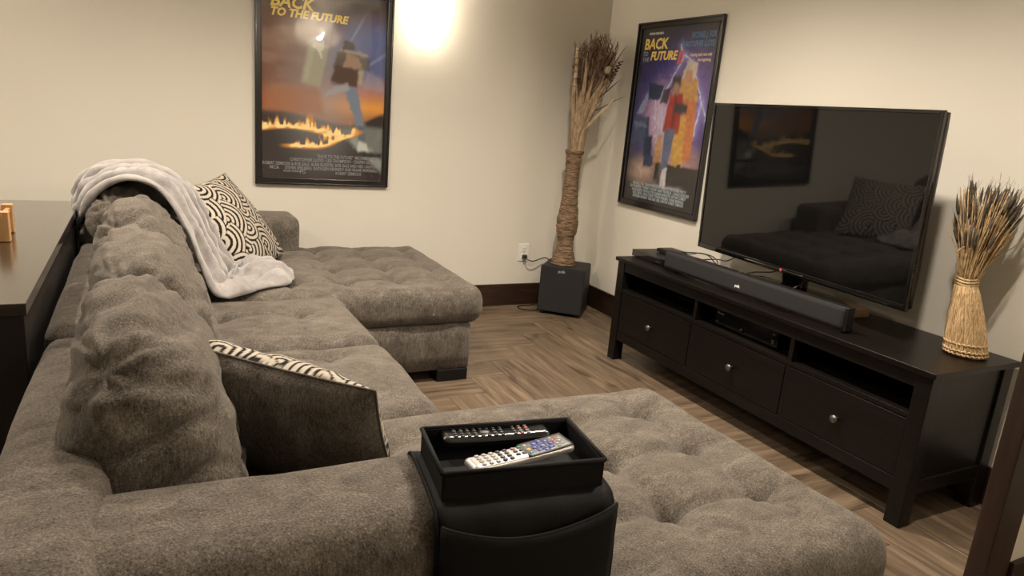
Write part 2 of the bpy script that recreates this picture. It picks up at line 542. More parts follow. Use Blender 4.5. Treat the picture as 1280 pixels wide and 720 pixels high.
sc_lab = ['glowing glass wall sconce to the right of the left poster', 'glass wall sconce on the back wall beyond the sofa back table',
          'glass wall sconce on the wall behind the viewer']
for (x, y, z, fc, wt), lb in zip(SCONCES, sc_lab): sconce(x, y, z, fc, wt, lb)

dl_lab = ['round ceiling downlight above the television stand', 'unseen round ceiling downlight added as fill above the sofa seats',
          'round ceiling downlight above the near chaise', 'unseen round ceiling downlight added as fill above the dark table']
for (x, y, wt), lb in zip(DOWNLIGHTS, dl_lab):
    t = thing('ceiling_downlight', lb, 'ceiling lamp', (x, y, RZ), 0, 'ceiling downlights')
    obj('trim_ring', lathe([(.058, -.004), (.085, -.004), (.085, -.0005), (.058, -.0005), (.058, -.004)], 32, (x, y, RZ), cap=False), M['white'], t, smooth=True)
    obj('lens', lathe([(.056, -.003), (.056, -.001)], 32, (x, y, RZ)), M['can'], t)
    ld = bpy.data.lights.new('bulb_light', 'SPOT'); ld.energy = wt; ld.color = WARM; ld.shadow_soft_size = .05
    ld.spot_size = R(150); ld.spot_blend = .8
    lo = bpy.data.objects.new('bulb_light', ld); COL.objects.link(lo); lo.parent = t; lo.location = (0, 0, -.02)

# ------------------------------------------------------------------ sectional sofa
sofa = thing('sectional_sofa', 'large brown-grey chenille sectional sofa with a tufted chaise at each end', 'sofa', (-2.3, -1.7, 0))
FB = M['fabric']
obj('seat_base', softbox(-2.86, -2.04, -2.44, -1.17, .055, .285, .015, .08), FB, sofa, smooth=True)
obj('chaise_base', softbox(-2.86, -1.385, -1.19, -.13, .055, .285, .018, .08), FB, sofa, smooth=True)
obj('chaise_base', softbox(-2.86, -1.365, -3.25, -2.44, .055, .285, .018, .08), FB, sofa, smooth=True)
for (fx, fy) in ((-1.55, -1.19), (-1.55, -.28), (-1.53, -3.23), (-1.53, -2.55), (-2.9, -3.22), (-2.9, -.28), (-2.9, -1.8), (-2.16, -1.8)):
    obj('foot', bx(fx, fx + .155, fy, fy + .11, 0, .058), M['foot'], sofa, bevel=.003)


def tufted(x0, x1, y0, y1, z0, z1, xs, ys, crown=.014, deep=.05, seed=0, lx=True, ly=True, notch=False, r=.07, step=.014):
    cx, cy = (x0 + x1) / 2, (y0 + y1) / 2

    def d(P, nd, U):
        X = P[:, 0] + cx; Y = P[:, 1] + cy
        top = sstep(.0, .9, U[:, 2]) * 1.0
        ex = np.minimum(X - x0, x1 - X); ey = np.minimum(Y - y0, y1 - Y); e = np.minimum(ex, ey)
        fade = sstep(.0, .13, e)
        z = .012 + crown * sstep(0, .25, e)
        dX = np.min([np.abs(X - a) for a in xs], axis=0); dY = np.min([np.abs(Y - b) for b in ys], axis=0)
        dX0 = dX; wob = .006 * vn(P, (6, 6, 6), seed + 3)
        inX = sstep(-.17, .0, X - min(xs)) * sstep(-.17, .0, max(xs) - X)
        inY = sstep(-.17, .0, Y - min(ys)) * sstep(-.17, .0, max(ys) - Y)
        if lx: z -= (.026 * np.exp(-np.abs(dX + wob) / .026) + .004 * np.exp(-(dX / .004) ** 2)) * inY * fade
        if ly: z -= .026 * np.exp(-np.abs(dY + wob) / .026) * inX * fade
        D = np.min([np.hypot(X - a, Y - b) for a in xs for b in ys], axis=0)
        z -= deep * np.exp(-(D / .034) ** 1.25)
        # puckers fanning out of each tuft
        best = np.full(len(X), 9.); ang = np.zeros(len(X))
        for a in xs:
            for b in ys:
                q = np.hypot(X - a, Y - b); s = q < best; best[s] = q[s]; ang[s] = np.arctan2(Y - b, X - a)[s]
        z += .0040 * np.sin(ang * 9 + seed + 2 * vn(P, (9, 9, 9), seed)) * np.exp(-(best / .075) ** 2) * sstep(.01, .04, best)
        z += .004 * vn(P, (7, 7, 7), seed + 1) + .0022 * vn(P, (19, 11, 12), seed + 2) * fade
        P = P.copy()
        P[:, 2] += z * top
        side = 1 - top
        bul = .010 * vn(P, (5, 5, 9), seed + 5) + .003 * vn(P, (22, 22, 8), seed + 6)
        P[:, :2] += nd[:, :2] * (bul * .8)[:, None]
        if notch: P[:, 1] = np.where(X < -2.06, np.maximum(P[:, 1], -3.195 - cy), P[:, 1])
        return P
    return softbox(x0, x1, y0, y1, z0, z1, r, step, d)


obj('chaise_cushion', tufted(-2.80, -1.32, -1.205, -.145, .275, .445, (-2.44, -2.20, -1.955, -1.705, -1.46), (-.98, -.735, -.49, -.26), seed=1), FB, sofa, smooth=True)
obj('chaise_cushion', tufted(-2.80, -1.30, -3.31, -2.405, .275, .447, (-2.27, -2.01, -1.745, -1.48), (-3.06, -2.83, -2.60), seed=2, notch=True), FB, sofa, smooth=True)
obj('seat_cushion', tufted(-2.80, -2.0, -1.80, -1.195, .275, .44, (-2.52, -2.25,), (-1.45,), seed=3, crown=.022), FB, sofa, smooth=True)
obj('seat_cushion', tufted(-2.80, -2.0, -2.42, -1.80, .275, .44, (-2.52, -2.25,), (-1.93,), seed=4, crown=.022), FB, sofa, smooth=True)


def arm_d(seed, amp=.006):
    def d(P, nd, U):
        P = P + nd * (amp * vn(P, (4, 4, 4), seed) + amp * .4 * vn(P, (13, 13, 13), seed + 1))[:, None]
        P[:, 2] += .006 * sstep(.5, 1, U[:, 2]) * (1 - U[:, 1] ** 2)
        return P
    return d


obj('armrest', softbox(-2.96, -2.025, -3.205, -2.942, .06, .642, .062, .02, arm_d(11)), FB, sofa, smooth=True)
obj('armrest', softbox(-2.96, -2.03, -.365, -.09, .06, .642, .045, .025, arm_d(12, .004)), FB, sofa, smooth=True)
obj('back_frame', softbox(-2.972, -2.80, -2.205, -.09, .06, .672, .05, .03, arm_d(13)), FB, sofa, smooth=True)
obj('back_frame', softbox(-2.972, -2.80, -3.22, -2.208, .06, .672, .05, .03, arm_d(14)), FB, sofa, smooth=True)


def back_cushion(yc, wd, zc, xc, lean, seed, ht=.46, th=.27, yaw=0., droop=.0, roll=0.):
    def d(P, nd, U):
        P = P.copy()
        v = U[:, 2]; u = U[:, 1]
        # thinner towards the crown, plumper towards the foot, corners pulled to points
        th_s = 1.06 - .40 * sstep(.1, 1., v) - .16 * np.abs(u) ** 4
        P[:, 0] *= th_s
        P[:, 2] -= droop * sstep(0, 1, v) * (u ** 2)
        P[:, 2] *= 1 + .03 * (1 - u ** 2)
        lump = .012 * vn(P, (4, 3, 4), seed) + .003 * vn(P, (8, 5, 8), seed + 1)
        # soft folds that run across the cushion
        W = P + .03 * np.stack([vn(P, (4, 3, 4), seed + 8), vn(P, (4, 3, 4), seed + 9), vn(P, (4, 3, 4), seed + 10)], -1)
        W[:, 2] += .22 * W[:, 1]
        w1 = 1 - np.abs(vn(W, (3, 2.2, 13), seed + 2)); w2 = 1 - np.abs(vn(W, (6, 2.6, 27), seed + 4))
        w3 = 1 - np.abs(vn(W, (9, 4, 46), seed + 6))
        fold = -.011 * sstep(.74, 1.0, w1) - .010 * sstep(.76, 1., w2) - .006 * sstep(.66, 1., w3)
        q0 = P - np.array([-.03, -.25, .17]); D0 = np.linalg.norm(q0, axis=1); a0 = np.arctan2(q0[:, 2], q0[:, 0])
        fold += -.026 * np.exp(-(D0 / .028) ** 1.3) + .006 * np.sin(a0 * 7 + seed) * np.exp(-(D0 / .09) ** 2) * sstep(.015, .05, D0)
        n = nd.copy(); P += n * (lump + fold)[:, None]
        return P
    v, f = softbox(-th / 2, th / 2, -wd / 2, wd / 2, -ht / 2, ht / 2, .10, .0125, d)
    m = Matrix.Translation((xc, yc, zc)) @ Matrix.Rotation(yaw, 4, 'Z') @ Matrix.Rotation(roll, 4, 'X') @ Matrix.Rotation(-lean, 4, 'Y')
    return xf((v, f), m)


obj('back_cushion', back_cushion(-2.625, .61, .655, -2.745, R(14), 21, droop=.05, roll=R(-3)), FB, sofa, smooth=True)
obj('back_cushion', back_cushion(-2.045, .61, .66, -2.735, R(15), 22, droop=.06, yaw=R(3), roll=R(3)), FB, sofa, smooth=True)
obj('back_cushion', back_cushion(-1.47, .60, .665, -2.745, R(13), 23, droop=.06, yaw=R(-3), roll=R(-4)), FB, sofa, smooth=True)
obj('back_cushion', back_cushion(-.84, .70, .664, -2.80, R(9), 24, droop=.03, th=.35), FB, sofa, smooth=True)


# ------------------------------------------------------------------ throw pillows
def swirl(U, V, sc, seed, a=(.010, .008, .008), b=(.42, .375, .31)):
    """layered fans of concentric stripes"""
    rg = random.Random(seed); n = int(1 / sc) + 3
    out = np.zeros(len(U)); done = np.zeros(len(U), bool)
    cents = []
    for j in range(-1, n * 2):
        for i in range(-1, n):
            cents.append(((i + (j % 2) * .5 + rg.uniform(-.1, .1)) * sc, (j * .5 + rg.uniform(-.08, .08)) * sc, rg.uniform(-.5, .5) + (1.9 if (i * 2 + j) % 3 == 0 else PI)))
    cents.sort(key=lambda q: (round(q[1] / sc * 2), q[0]))
    for cx, cy, an in cents:
        dx = U - cx; dy = (V - cy)
        r = np.hypot(dx, dy * 1.1) / (sc * .72)
        side = dx * math.sin(an) + dy * math.cos(an) > -.02 * sc
        m = (~done) & (r < 1) & side
        ph = (r * 4.7 + .1) % 1.0
        out[m] = (ph[m] < .56); done |= m
    rem = ~done
    ph = (np.hypot(U, V) / sc * 6) % 1; out[rem] = (ph[rem] < .5)
    t = out[:, None]
    return np.array(a) * (1 - t) + np.array(b) * t


def pillow(name, label, cat, c, d1, d2, size, th, seed, front_pat=True, n=200, plain=M['fabric'], sc=.26, asp=1.0):
    """d1: direction from centre to upper-left corner, d2: to upper-right; the patterned face looks along ex x ey"""
    d1 = Vector(d1).normalized(); d2 = Vector(d2); d2 = (d2 - d1 * d2.dot(d1)).normalized()
    ex = (d2 - d1).normalized(); ey = (d1 + d2).normalized(); ez = ex.cross(ey)
    t = thing(name, label, cat, tuple(c))
    mtx = axes(c, ex, ey, ez)
    for side, nm, ml, nn in ((1, 'patterned_face', M['pattern'], n), (-1, 'plain_face', plain, 70)):
        g = np.linspace(-1, 1, nn); X, Y = np.meshgrid(g, g); x = X.ravel(); y = Y.ravel()
        prof = np.clip((1 - x ** 2), 0, 1) ** .5 * np.clip((1 - y ** 2), 0, 1) ** .5
        P = np.zeros((len(x), 3)); h = size / 2
        P[:, 0] = x * h * asp * (1 - .06 * (1 - y ** 2)); P[:, 1] = y * h * (1 - .06 * (1 - x ** 2))
        wr = .006 * vn(P, (12, 12, 12), seed) + .004 * vn(P, (30, 9, 9), seed + 1)
        P[:, 2] = side * (th / 2 * prof + wr * prof ** .5 * side)
        f = []
        idx = np.arange(nn * nn).reshape(nn, nn)
        q = np.stack([idx[:-1, :-1], idx[:-1, 1:], idx[1:, 1:], idx[1:, :-1]], -1).reshape(-1, 4)
        if side < 0: q = q[:, ::-1]
        cols = swirl((x + 1) / 2, (y + 1) / 2, sc, seed) if side == 1 else None
        obj(nm, xf((P, q.tolist()), mtx), ml, t, smooth=True, cols=cols)
    # seam piping round the edge
    pts = []
    for k in range(4):
        for s in np.linspace(-1, 1, 16)[:-1]:
            a = {0: (s, -1), 1: (1, s), 2: (-s, 1), 3: (-1, -s)}[k]
            pts.append(mtx @ Vector((a[0] * size / 2 * asp * (1 - .06 * (1 - a[1] ** 2)), a[1] * size / 2 * (1 - .06 * (1 - a[0] ** 2)), 0)))
    pts.append(pts[0])
    obj('piping', tube(pts, .0028, 6), plain, t, smooth=True)
    return t


pillow('throw_pillow', 'square black and cream swirl pillow leaning in the far sofa corner', 'pillow',
       (-2.372, -.565, .645), (-.53, -.32, .38), (.02, .27, .16), .49, .15, 5, sc=.37)
# the near one shows its plain dark back to the viewer, the patterned face turned away
cc = Vector((-2.505, -2.612, .556))
pillow('throw_pillow', 'dark plain-backed pillow with zebra edge propped against the near armrest', 'pillow',
       cc, (.37, -1.03, .76), (-1.09, .31, .96), .465, .20, 9, sc=.2, asp=1.27)


# ------------------------------------------------------------------ blanket
def blanket():
    near = [(-2.962, -1.02, .60), (-2.962, -1.02, .69), (-2.93, -1.07, .775), (-2.875, -1.13, .855), (-2.79, -1.20, .900), (-2.702, -1.22, .865),
            (-2.630, -1.24, .74), (-2.590, -1.25, .62), (-2.545, -1.27, .50), (-2.49, -1.26, .462), (-2.42, -1.21, .458), (-2.34, -1.15, .458), (-2.26, -1.10, .456), (-2.21, -1.02, .453)]
    far = [(-2.962, -.45, .62), (-2.964, -.50, .72), (-2.955, -.80, .82), (-2.905, -.86, .885), (-2.80, -.90, .915), (-2.69, -.92, .90),
           (-2.59, -.90, .80), (-2.53, -.84, .67), (-2.46, -.80, .54), (-2.41, -.77, .475), (-2.36, -.74, .462), (-2.30, -.72, .460), (-2.22, -.72, .458), (-2.15, -.82, .455)]
    A = np.array([tuple(p) for p in spline(near, 13 * 18)]); B = np.array([tuple(p) for p in spline(far, 13 * 18)])
    ns = len(A); nt = 110
    s = np.linspace(0, 1, ns)[:, None]; t = np.linspace(0, 1, nt)[None, :]
    P = A[:, None, :] * (1 - t[..., None]) + B[:, None, :] * t[..., None]
    # approximate normals
    dS = np.gradient(P, axis=0); dT = np.gradient(P, axis=1); Nn = np.cross(dS, dT); Nn /= np.linalg.norm(Nn, axis=2, keepdims=True) + 1e-9
    if Nn[40, 30, 2] < 0: Nn = -Nn
    Q = np.stack([np.broadcast_to(s, (ns, nt)), np.broadcast_to(t, (ns, nt)), np.zeros((ns, nt))], -1).reshape(-1, 3)
    w1 = vn(Q, (5, 2, 1), 3).reshape(ns, nt); w2 = vn(Q, (14, 9, 1), 5).reshape(ns, nt); w3 = vn(Q, (30, 18, 1), 6).reshape(ns, nt)
    f = (1 - np.abs(np.sin(t * PI * 4.6 + 2.2 * s + 1.5 * w1))) ** 1.6
    fold = .040 * f * (.5 + .5 * np.sin(s * PI)) + .014 * w2 + .010 * w3
    r1 = .5 + .5 * np.sin(s * 40 + 5.5 * t + 3.5 * vn(Q, (4, 3, 1), 9).reshape(ns, nt))
    r2 = .5 + .5 * np.sin(t * 17 + 9 * s + 3 * vn(Q, (5, 3, 1), 10).reshape(ns, nt))
    bunch = sstep(.60, .72, s) * (.006 + .034 * r1 ** 1.6 + .034 * r2 ** 1.6 + .010 * vn(Q, (16, 8, 1), 8).reshape(ns, nt))
    fold = fold * (1 - .65 * sstep(.6, .72, s))
    edge = np.minimum(np.minimum(t, 1 - t) * 9, 1) ** .5
    endf = np.minimum((1 - s) * 14, 1) ** .5
    off = .012 + (fold + bunch) * edge * endf
    P = P + Nn * off[..., None]
    P[..., 1] += (.02 * vn(Q, (9, 2, 1), 12).reshape(ns, nt)) * (s > .1)
    P[..., 0] += (.018 * vn(Q, (9, 5, 1), 14).reshape(ns, nt)) * sstep(.6, .8, s)
    idx = np.arange(ns * nt).reshape(ns, nt)
    q = np.stack([idx[:-1, :-1], idx[1:, :-1], idx[1:, 1:], idx[:-1, 1:]], -1).reshape(-1, 4)
    return P.reshape(-1, 3), q.tolist()


bl = obj('throw_blanket', blanket(), M['blanket'], smooth=True)
sm = bl.modifiers.new('solid', 'SOLIDIFY'); sm.thickness = .012; sm.offset = 1
tag(bl, 'light grey plush blanket draped over the sofa back onto the seat', 'blanket')

# ------------------------------------------------------------------ arm caddy and remotes
CZ = .654
cy_ = thing('armrest_caddy', 'black fabric armrest caddy with an open tray and hanging pocket', 'organizer', (-2.185, -3.118, CZ), R(-8))


def C_(x, y, z=0): return (x, y, z)


NY = M['nylon']
XL, XR = -.155, .152
# mat: local profile over the arm (y, z)
prof = [(.125, -.20), (.128, -.06), (.122, -.022), (.10, -.004), (.06, .002), (-.03, .003), (-.082, .001), (-.100, -.006), (-.112, -.024), (-.122, -.07), (-.126, -.14), (-.128, -.34)]
pp = [tuple(p)[1:] for p in spline([(0, a, b) for a, b in prof], 60)]
nx = 16
V = []; F = []
for (a, b) in pp:
    for k in range(nx + 1):
        x = XL + (XR - XL) * k / nx; V.append((x, a - .0015 * math.sin(k * 1.3), b))
for i in range(len(pp) - 1):
    for k in range(nx):
        a = i * (nx + 1) + k; F.append((a, a + 1, a + nx + 2, a + nx + 1))
o = obj('drape', (V, F), NY, cy_, smooth=True, world=False); s_ = o.modifiers.new('solid', 'SOLIDIFY'); s_.thickness = .004; s_.offset = 0
for xx in (XL, XR): obj('binding', tube([(xx, a, b) for a, b in pp], .0036, 6), NY, cy_, smooth=True, world=False)
# tray: floor and four walls
TX0, TX1, TY0, TY1, TH = -.142, .142, -.082, .082, .045
obj('tray_floor', bx(TX0, TX1, TY0, TY1, .004, .008), NY, cy_, world=False)
for a in ((TX0, TX1, TY0, TY0 + .005), (TX0, TX1, TY1 - .005, TY1), (TX0, TX0 + .005, TY0, TY1), (TX1 - .005, TX1, TY0, TY1)):
    obj('tray_wall', bx(*a, .006, TH + .006), NY, cy_, world=False, bevel=.0015)
rim = [(TX0, TY0, TH + .006), (TX1, TY0, TH + .006), (TX1, TY1, TH + .006), (TX0, TY1, TH + .006)]
for i in range(4): obj('rim_binding', tube([rim[i], rim[(i + 1) % 4]], .0042, 8), NY, cy_, smooth=True, world=False)
# hanging pocket with slack mouth
V = []; F = []; nx = 24; nz = 16
for i in range(nz + 1):
    for k in range(nx + 1):
        u = k / nx; v = i / nz
        zt = -.014 - .016 * math.sin(PI * u) + .010 * u * u * u
        z = zt + (-.34 - zt) * v
        y = -.127 - .030 * math.sin(PI * u) ** .7 * (1 - .35 * v) - .003 * math.sin(7 * u + 4 * v)
        V.append((XL + .004 + (XR - XL - .008) * u, y, z))
for i in range(nz):
    for k in range(nx):
        a = i * (nx + 1) + k; F.append((a, a + 1, a + nx + 2, a + nx + 1))
o = obj('pocket', (V, F), NY, cy_, smooth=True, world=False); s_ = o.modifiers.new('solid', 'SOLIDIFY'); s_.thickness = .003
obj('pocket_binding', tube([V[k] for k in range(nx + 1)], .0028, 6), NY, cy_, smooth=True, world=False)


def remote(name, label, c, rz, ln, wd, th, body, keys, tiltx=0., taper=.0):
    t = thing(name, label, 'remote control', c, rz)

    def d(P, nd, U):
        P = P.copy(); P[:, 1] *= 1 - taper * (U[:, 0]) - .10 * (1 - U[:, 0] ** 2) ** 1
        P[:, 2] += .0035 * (U[:, 0] ** 2) + .002; return P
    obj('body', xf(softbox(-ln / 2, ln / 2, -wd / 2, wd / 2, 0, th, .0095, .004, d), Matrix.Rotation(tiltx, 4, 'Y')), body, t, smooth=True, world=False)
    for (u, v, a, b, mk) in keys:
        z = th + .001 + .0035 * (u / (ln / 2)) ** 2
        vf = softbox(-a, a, -b, b, -.002, .0032, min(a, b) * .6, min(a, b) * .8)
        o = obj('key', xf(vf, Matrix.Rotation(tiltx, 4, 'Y') @ Matrix.Translation((u, v, z))), M['key_' + mk], t, smooth=True, world=False)
    return t


k1 = []
for i in range(11):
    for j in range(4):
        if 4 <= i <= 5 and 1 <= j <= 2: continue
        k1.append((-.078 + i * .0125 + (.012 if i > 7 else 0), (j - 1.5) * .0092, .0036, .0026, 'dkey' if i < 9 else ('grey' if (i + j) % 3 else 'red')))
k1.append((-.0215, 0, .010, .008, 'dkey'))
RZ0 = CZ + .013
remote('remote_control', 'glossy black remote lying at the back of the caddy tray', (-2.184, -3.054, RZ0 + .010), R(-9), .205, .046, .020, M['remote_b'], k1)
k2 = []
for i in range(5):
    for j in range(4):
        k2.append((-.078 + i * .0135, (j - 1.5) * .0095, .0042, .0034, 'lgrey' if i < 3 else ('navy' if (i + j) % 2 else 'dkey')))
for q in ((-.008, .013, 'pink'), (.004, .013, 'green'), (.016, .013, 'lgrey'), (-.008, .003, 'dkey'), (.004, .003, 'dkey'), (-.008, -.008, 'navy'), (.004, -.008, 'dkey'), (.016, -.002, 'yellow'), (.015, -.013, 'sky')):
    k2.append((q[0], q[1], .0042, .0036, q[2]))
for i in range(8):
    a = i * PI / 4; k2.append((.046 + .0165 * math.cos(a), .0155 * math.sin(a), .0066, .0056, 'blue'))
k2.append((.046, 0, .0085, .0075, 'blue'))
for q in ((.070, .014, 'lgrey'), (.070, .005, 'red'), (.078, .010, 'red'), (.080, -.001, 'lgrey'), (.072, -.008, 'lgrey'), (.081, -.011, 'lgrey'), (.070, -.017, 'grey'), (.084, .006, 'lgrey')):
    k2.append((q[0], q[1], .0034, .0032, q[2]))
rem2 = remote('remote_control', 'silver remote with blue arrow keys lying across the front of the caddy tray', (-2.176, -3.137, RZ0 + .012), R(4), .20, .050, .018, M['remote_s'], k2, R(-3), -.12)
plate = softbox(.006, .097, -.0235, .0235, .0170, .0208, .0014, .006, lambda P, nd, U: P + np.stack([0 * P[:, 0], 0 * P[:, 0], .0035 * ((P[:, 0] + .0515) / .1) ** 2], -1))
obj('faceplate', xf(plate, Matrix.Rotation(R(-3), 4, 'Y')), M['key_dkey'], rem2, smooth=True, world=False)

# ------------------------------------------------------------------ table behind the sofa and the little rack on it
tb = thing('console_table', 'tall dark brown table standing behind the sofa back', 'table', (-3.32, -1.58, 0))
TM = M['table']
obj('tabletop', bx(-3.66, -2.978, -2.342, -.828, .752, .78), TM, tb, bevel=.002)
obj('side_panel', bx(-3.65, -2.984, -2.336, -2.306, 0, .752), M['table_body'], tb, bevel=.002)
obj('side_panel', bx(-3.65, -2.984, -.864, -.834, 0, .752), M['table_body'], tb, bevel=.002)
obj('front_panel', bx(-3.005, -2.986, -2.306, -.864, .06, .748), M['table_body'], tb, bevel=.001)
obj('back_panel', bx(-3.648, -3.63, -2.306, -.864, .06, .748), M['table_body'], tb, bevel=.001)

rk = thing('wooden_rack', 'small orange wooden rack with pale slats on the dark table', 'rack', (-3.17, -1.62, .78))
for (px, py) in ((-3.124, -1.665), (-3.258, -1.665), (-3.134, -1.52), (-3.258, -1.52)):
    obj('post', bx(px, px + .028, py, py + .028, .781, .868), M['beech'], rk, bevel=.002)
for k in range(4): obj('slat', bx(-3.230, -3.124, -1.660, -1.652, .800 + k * .0145, .811 + k * .0145), M['pale'], rk, bevel=.001)
obj('rail', bx(-3.230, -3.124, -1.663, -1.650, .785, .797), M['beech'], rk, bevel=.001)
for yy in (-1.637,):
    for xx in (-3.122, -3.250): obj('rail', bx(xx, xx + .012, yy, -1.52, .845, .858), M['beech'], rk, bevel=.001)
obj('rack_floor', bx(-3.25, -3.112, -1.65, -1.50, .784, .792), M['beech'], rk)

# ------------------------------------------------------------------ television stand
SX0, SX1, SY0, SY1, SH = -.498, -.034, -2.838, -1.075, .567
st = thing('television_stand', 'long black-brown wooden television stand with three drawers', 'tv stand', ((SX0 + SX1) / 2, (SY0 + SY1) / 2, 0))
SM = M['stand']
obj('top', bx(SX0 - .012, SX1 + .012, SY0 - .012, SY1 + .012, SH - .020, SH), SM, st, bevel=.0025)
LG = .058
for yy in (SY0, SY1 - LG):
    for xx in (SX0, SX1 - LG):
        obj('leg', bx(xx, xx + LG, yy, yy + LG, 0, SH - .020), SM, st, bevel=.003)
obj('top_rail', bx(SX0 + .004, SX0 + .024, SY0 + LG, SY1 - LG, .497, SH - .020), SM, st, bevel=.001)
obj('bottom_rail', bx(SX0 + .004, SX0 + .024, SY0 + LG, SY1 - LG, .118, .166), SM, st, bevel=.0015)
for yy in (SY0 + .004, SY1 - .022):
    obj('side_panel', bx(SX0 + LG, SX1 - LG, yy + .006, yy + .014, .16, SH - .02), SM, st)
    obj('side_rail', bx(SX0 + LG, SX1 - LG, yy, yy + .02, .118, .17), SM, st, bevel=.0015)
obj('bottom_board', bx(SX0 + .024, SX1 - .02, SY0 + .024, SY1 - .024, .15, .162), M['stand_in'], st)
obj('shelf', bx(SX0 + .006, SX1 - .02, SY0 + .024, SY1 - .024, .385, .402), SM, st, bevel=.001)
obj('back_panel', bx(SX1 - .018, SX1 - .010, SY0 + LG, SY1 - LG, .16, SH - .02), M['stand_in'], st)
DV = (-1.700, -2.268)
for yy in DV: obj('divider', bx(SX0 + .008, SX1 - .02, yy - .010, yy + .010, .166, SH - .02), SM, st, bevel=.001)
bays = [(DV[0] + .012, SY1 - LG - .002), (DV[1] + .012, DV[0] - .012), (SY0 + LG + .002, DV[1] - .012)]
for (a, b) in bays:
    dr = obj('drawer', bx(SX0 + .005, SX0 + .024, a, b, .169, .381), SM, st, bevel=.0015)
    yc = (a + b) / 2
    prof = [(.006, 0), (.0055, .010), (.009, .014), (.0150, .019), (.0160, .024), (.013, .029), (.004, .031)]
    obj('knob', xf(lathe(prof, 24), axes((SX0 + .005, yc, .272), (0, 1, 0), (0, 0, 1), (-1, 0, 0))), M['knob'], dr, smooth=True)

# receiver in the middle bay
rc = thing('av_receiver', 'black receiver box inside the middle bay of the stand', 'receiver', (-.27, -1.965, .402))
obj('case', bx(-.43, -.12, -2.150, -1.785, .412, .476), M['plastic'], rc, bevel=.002)
obj('front_panel', bx(-.437, -.430, -2.152, -1.783, .410, .478), M['gloss'], rc, bevel=.001)
for q in ((-2.10, -.13), (-1.83, -.4)):
    for xx in (-.41, -.15): obj('rubber_foot', bx(xx, xx + .02, q[0] - .01, q[0] + .01, .402, .412), M['plastic'], rc)
mtxR = lambda x, y, z: axes((x, y, z), (0, -1, 0), (0, 0, 1), (-1, 0, 0))
text('lettering', 'Pioneer', .013, M['ink_grey'], rc, mtxR(-.4375, -1.793, .459))
for (yy, zz) in ((-2.128, .463), (-2.128, .436), (-2.128, .426), (-1.80, .424)):
    obj('button', bx(-.440, -.437, yy - .006, yy + .006, zz - .003, zz + .003), M['knob'], rc)
obj('volume_dial', xf(lathe([(.011, 0), (.010, .008)], 20), axes((-.437, -1.95, .424), (0, 1, 0), (0, 0, 1), (-1, 0, 0))), M['plastic'], rc, smooth=True)
# cables in the left bay
for i, pts in enumerate([[(-.16, -1.16, .42), (-.2, -1.25, .44), (-.25, -1.33, .41), (-.22, -1.45, .43), (-.12, -1.62, .46)], [(-.12, -1.2, .47), (-.22, -1.3, .43), (-.30, -1.38, .41), (-.2, -1.5, .41), (-.1, -1.55, .44)]]):
    tag(obj('cable', tube(spline(pts, 40), .0035, 6), M['cable'], smooth=True), ['thin black cable coiled on the left shelf, front loop', 'thin black cable coiled on the left shelf, rear loop'][i], 'cable', 'cables in the left shelf bay')

# disc player with a small box on top
dp = thing('disc_player', 'slim black disc player on the left end of the stand', 'player', (-.285, -1.20, SH))
obj('case', bx(-.395, -.165, -1.325, -1.055, SH + .004, SH + .037), M['plastic'], dp, bevel=.002)
obj('front_panel', bx(-.399, -.395, -1.325, -1.055, SH + .003, SH + .038), M['gloss'], dp, bevel=.001)
for q in (-1.08, -1.30):
    for xx in (-.385, -.19): obj('rubber_foot', bx(xx, xx + .015, q - .008, q + .008, SH, SH + .004), M['plastic'], dp)
for yy in (-1.27, -1.29): obj('button', bx(-.4015, -.399, yy - .005, yy + .005, SH + .012, SH + .017), M['knob'], dp)
mb = thing('media_box', 'small black set-top box on top of the disc player', 'box', (-.25, -1.19, SH + .038))
obj('case', softbox(-.30, -.19, -1.26, -1.13, SH + .038, SH + .060, .008, .01), M['plastic'], mb, smooth=True)
obj('port_panel', bx(-.302, -.300, -1.25, -1.14, SH + .042, SH + .056), M['gloss'], mb)

# soundbar
sb = thing('soundbar', 'long black fabric-fronted soundbar along the front of the stand', 'speaker', (-.40, -1.905, SH))
obj('housing', bx(-.432, -.392, -2.440, -1.372, SH + .006, SH + .099), M['plastic'], sb, bevel=.003)
obj('grille', softbox(-.438, -.41, -2.430, -1.376, SH + .010, SH + .096, .003, .02), M['grille'], sb, smooth=True)
for yy in (-2.40, -1.42): obj('foot', bx(-.425, -.36, yy - .02, yy + .02, SH, SH + .008), M['plastic'], sb)
text('logo', 'polk', .016, M['ink_white'], sb, mtxR(-.4386, -1.868, SH + .037), bold=.0006)
for k in range(5): obj('button', xf(lathe([(.008, 0), (.008, .002)], 16), Matrix.Translation((-.405, -1.72 - k * .045, SH + .0985))), M['gloss'], sb, smooth=True)

# riser block, television
rb = obj('riser_block', bx(-.30, -.085, -2.285, -1.72, SH, SH + .036), M['block'], bevel=.003)
tag(rb, 'pale wooden riser block under the television foot', 'block')
TVX, TVY, TVZ, TVW, TVH = -.29, -1.994, .689, 1.185, .706
TL = R(2.2)
tv = thing('television', 'large flat black television on the stand with a dark reflective screen', 'television', (TVX + .08, TVY, SH + .036), R(.5))
mt = Matrix.Translation((TVX, TVY, TVZ)) @ Matrix.Rotation(R(-3.2), 4, 'Z') @ Matrix.Rotation(-TL, 4, 'Y')
hw = TVW / 2; bz = .013
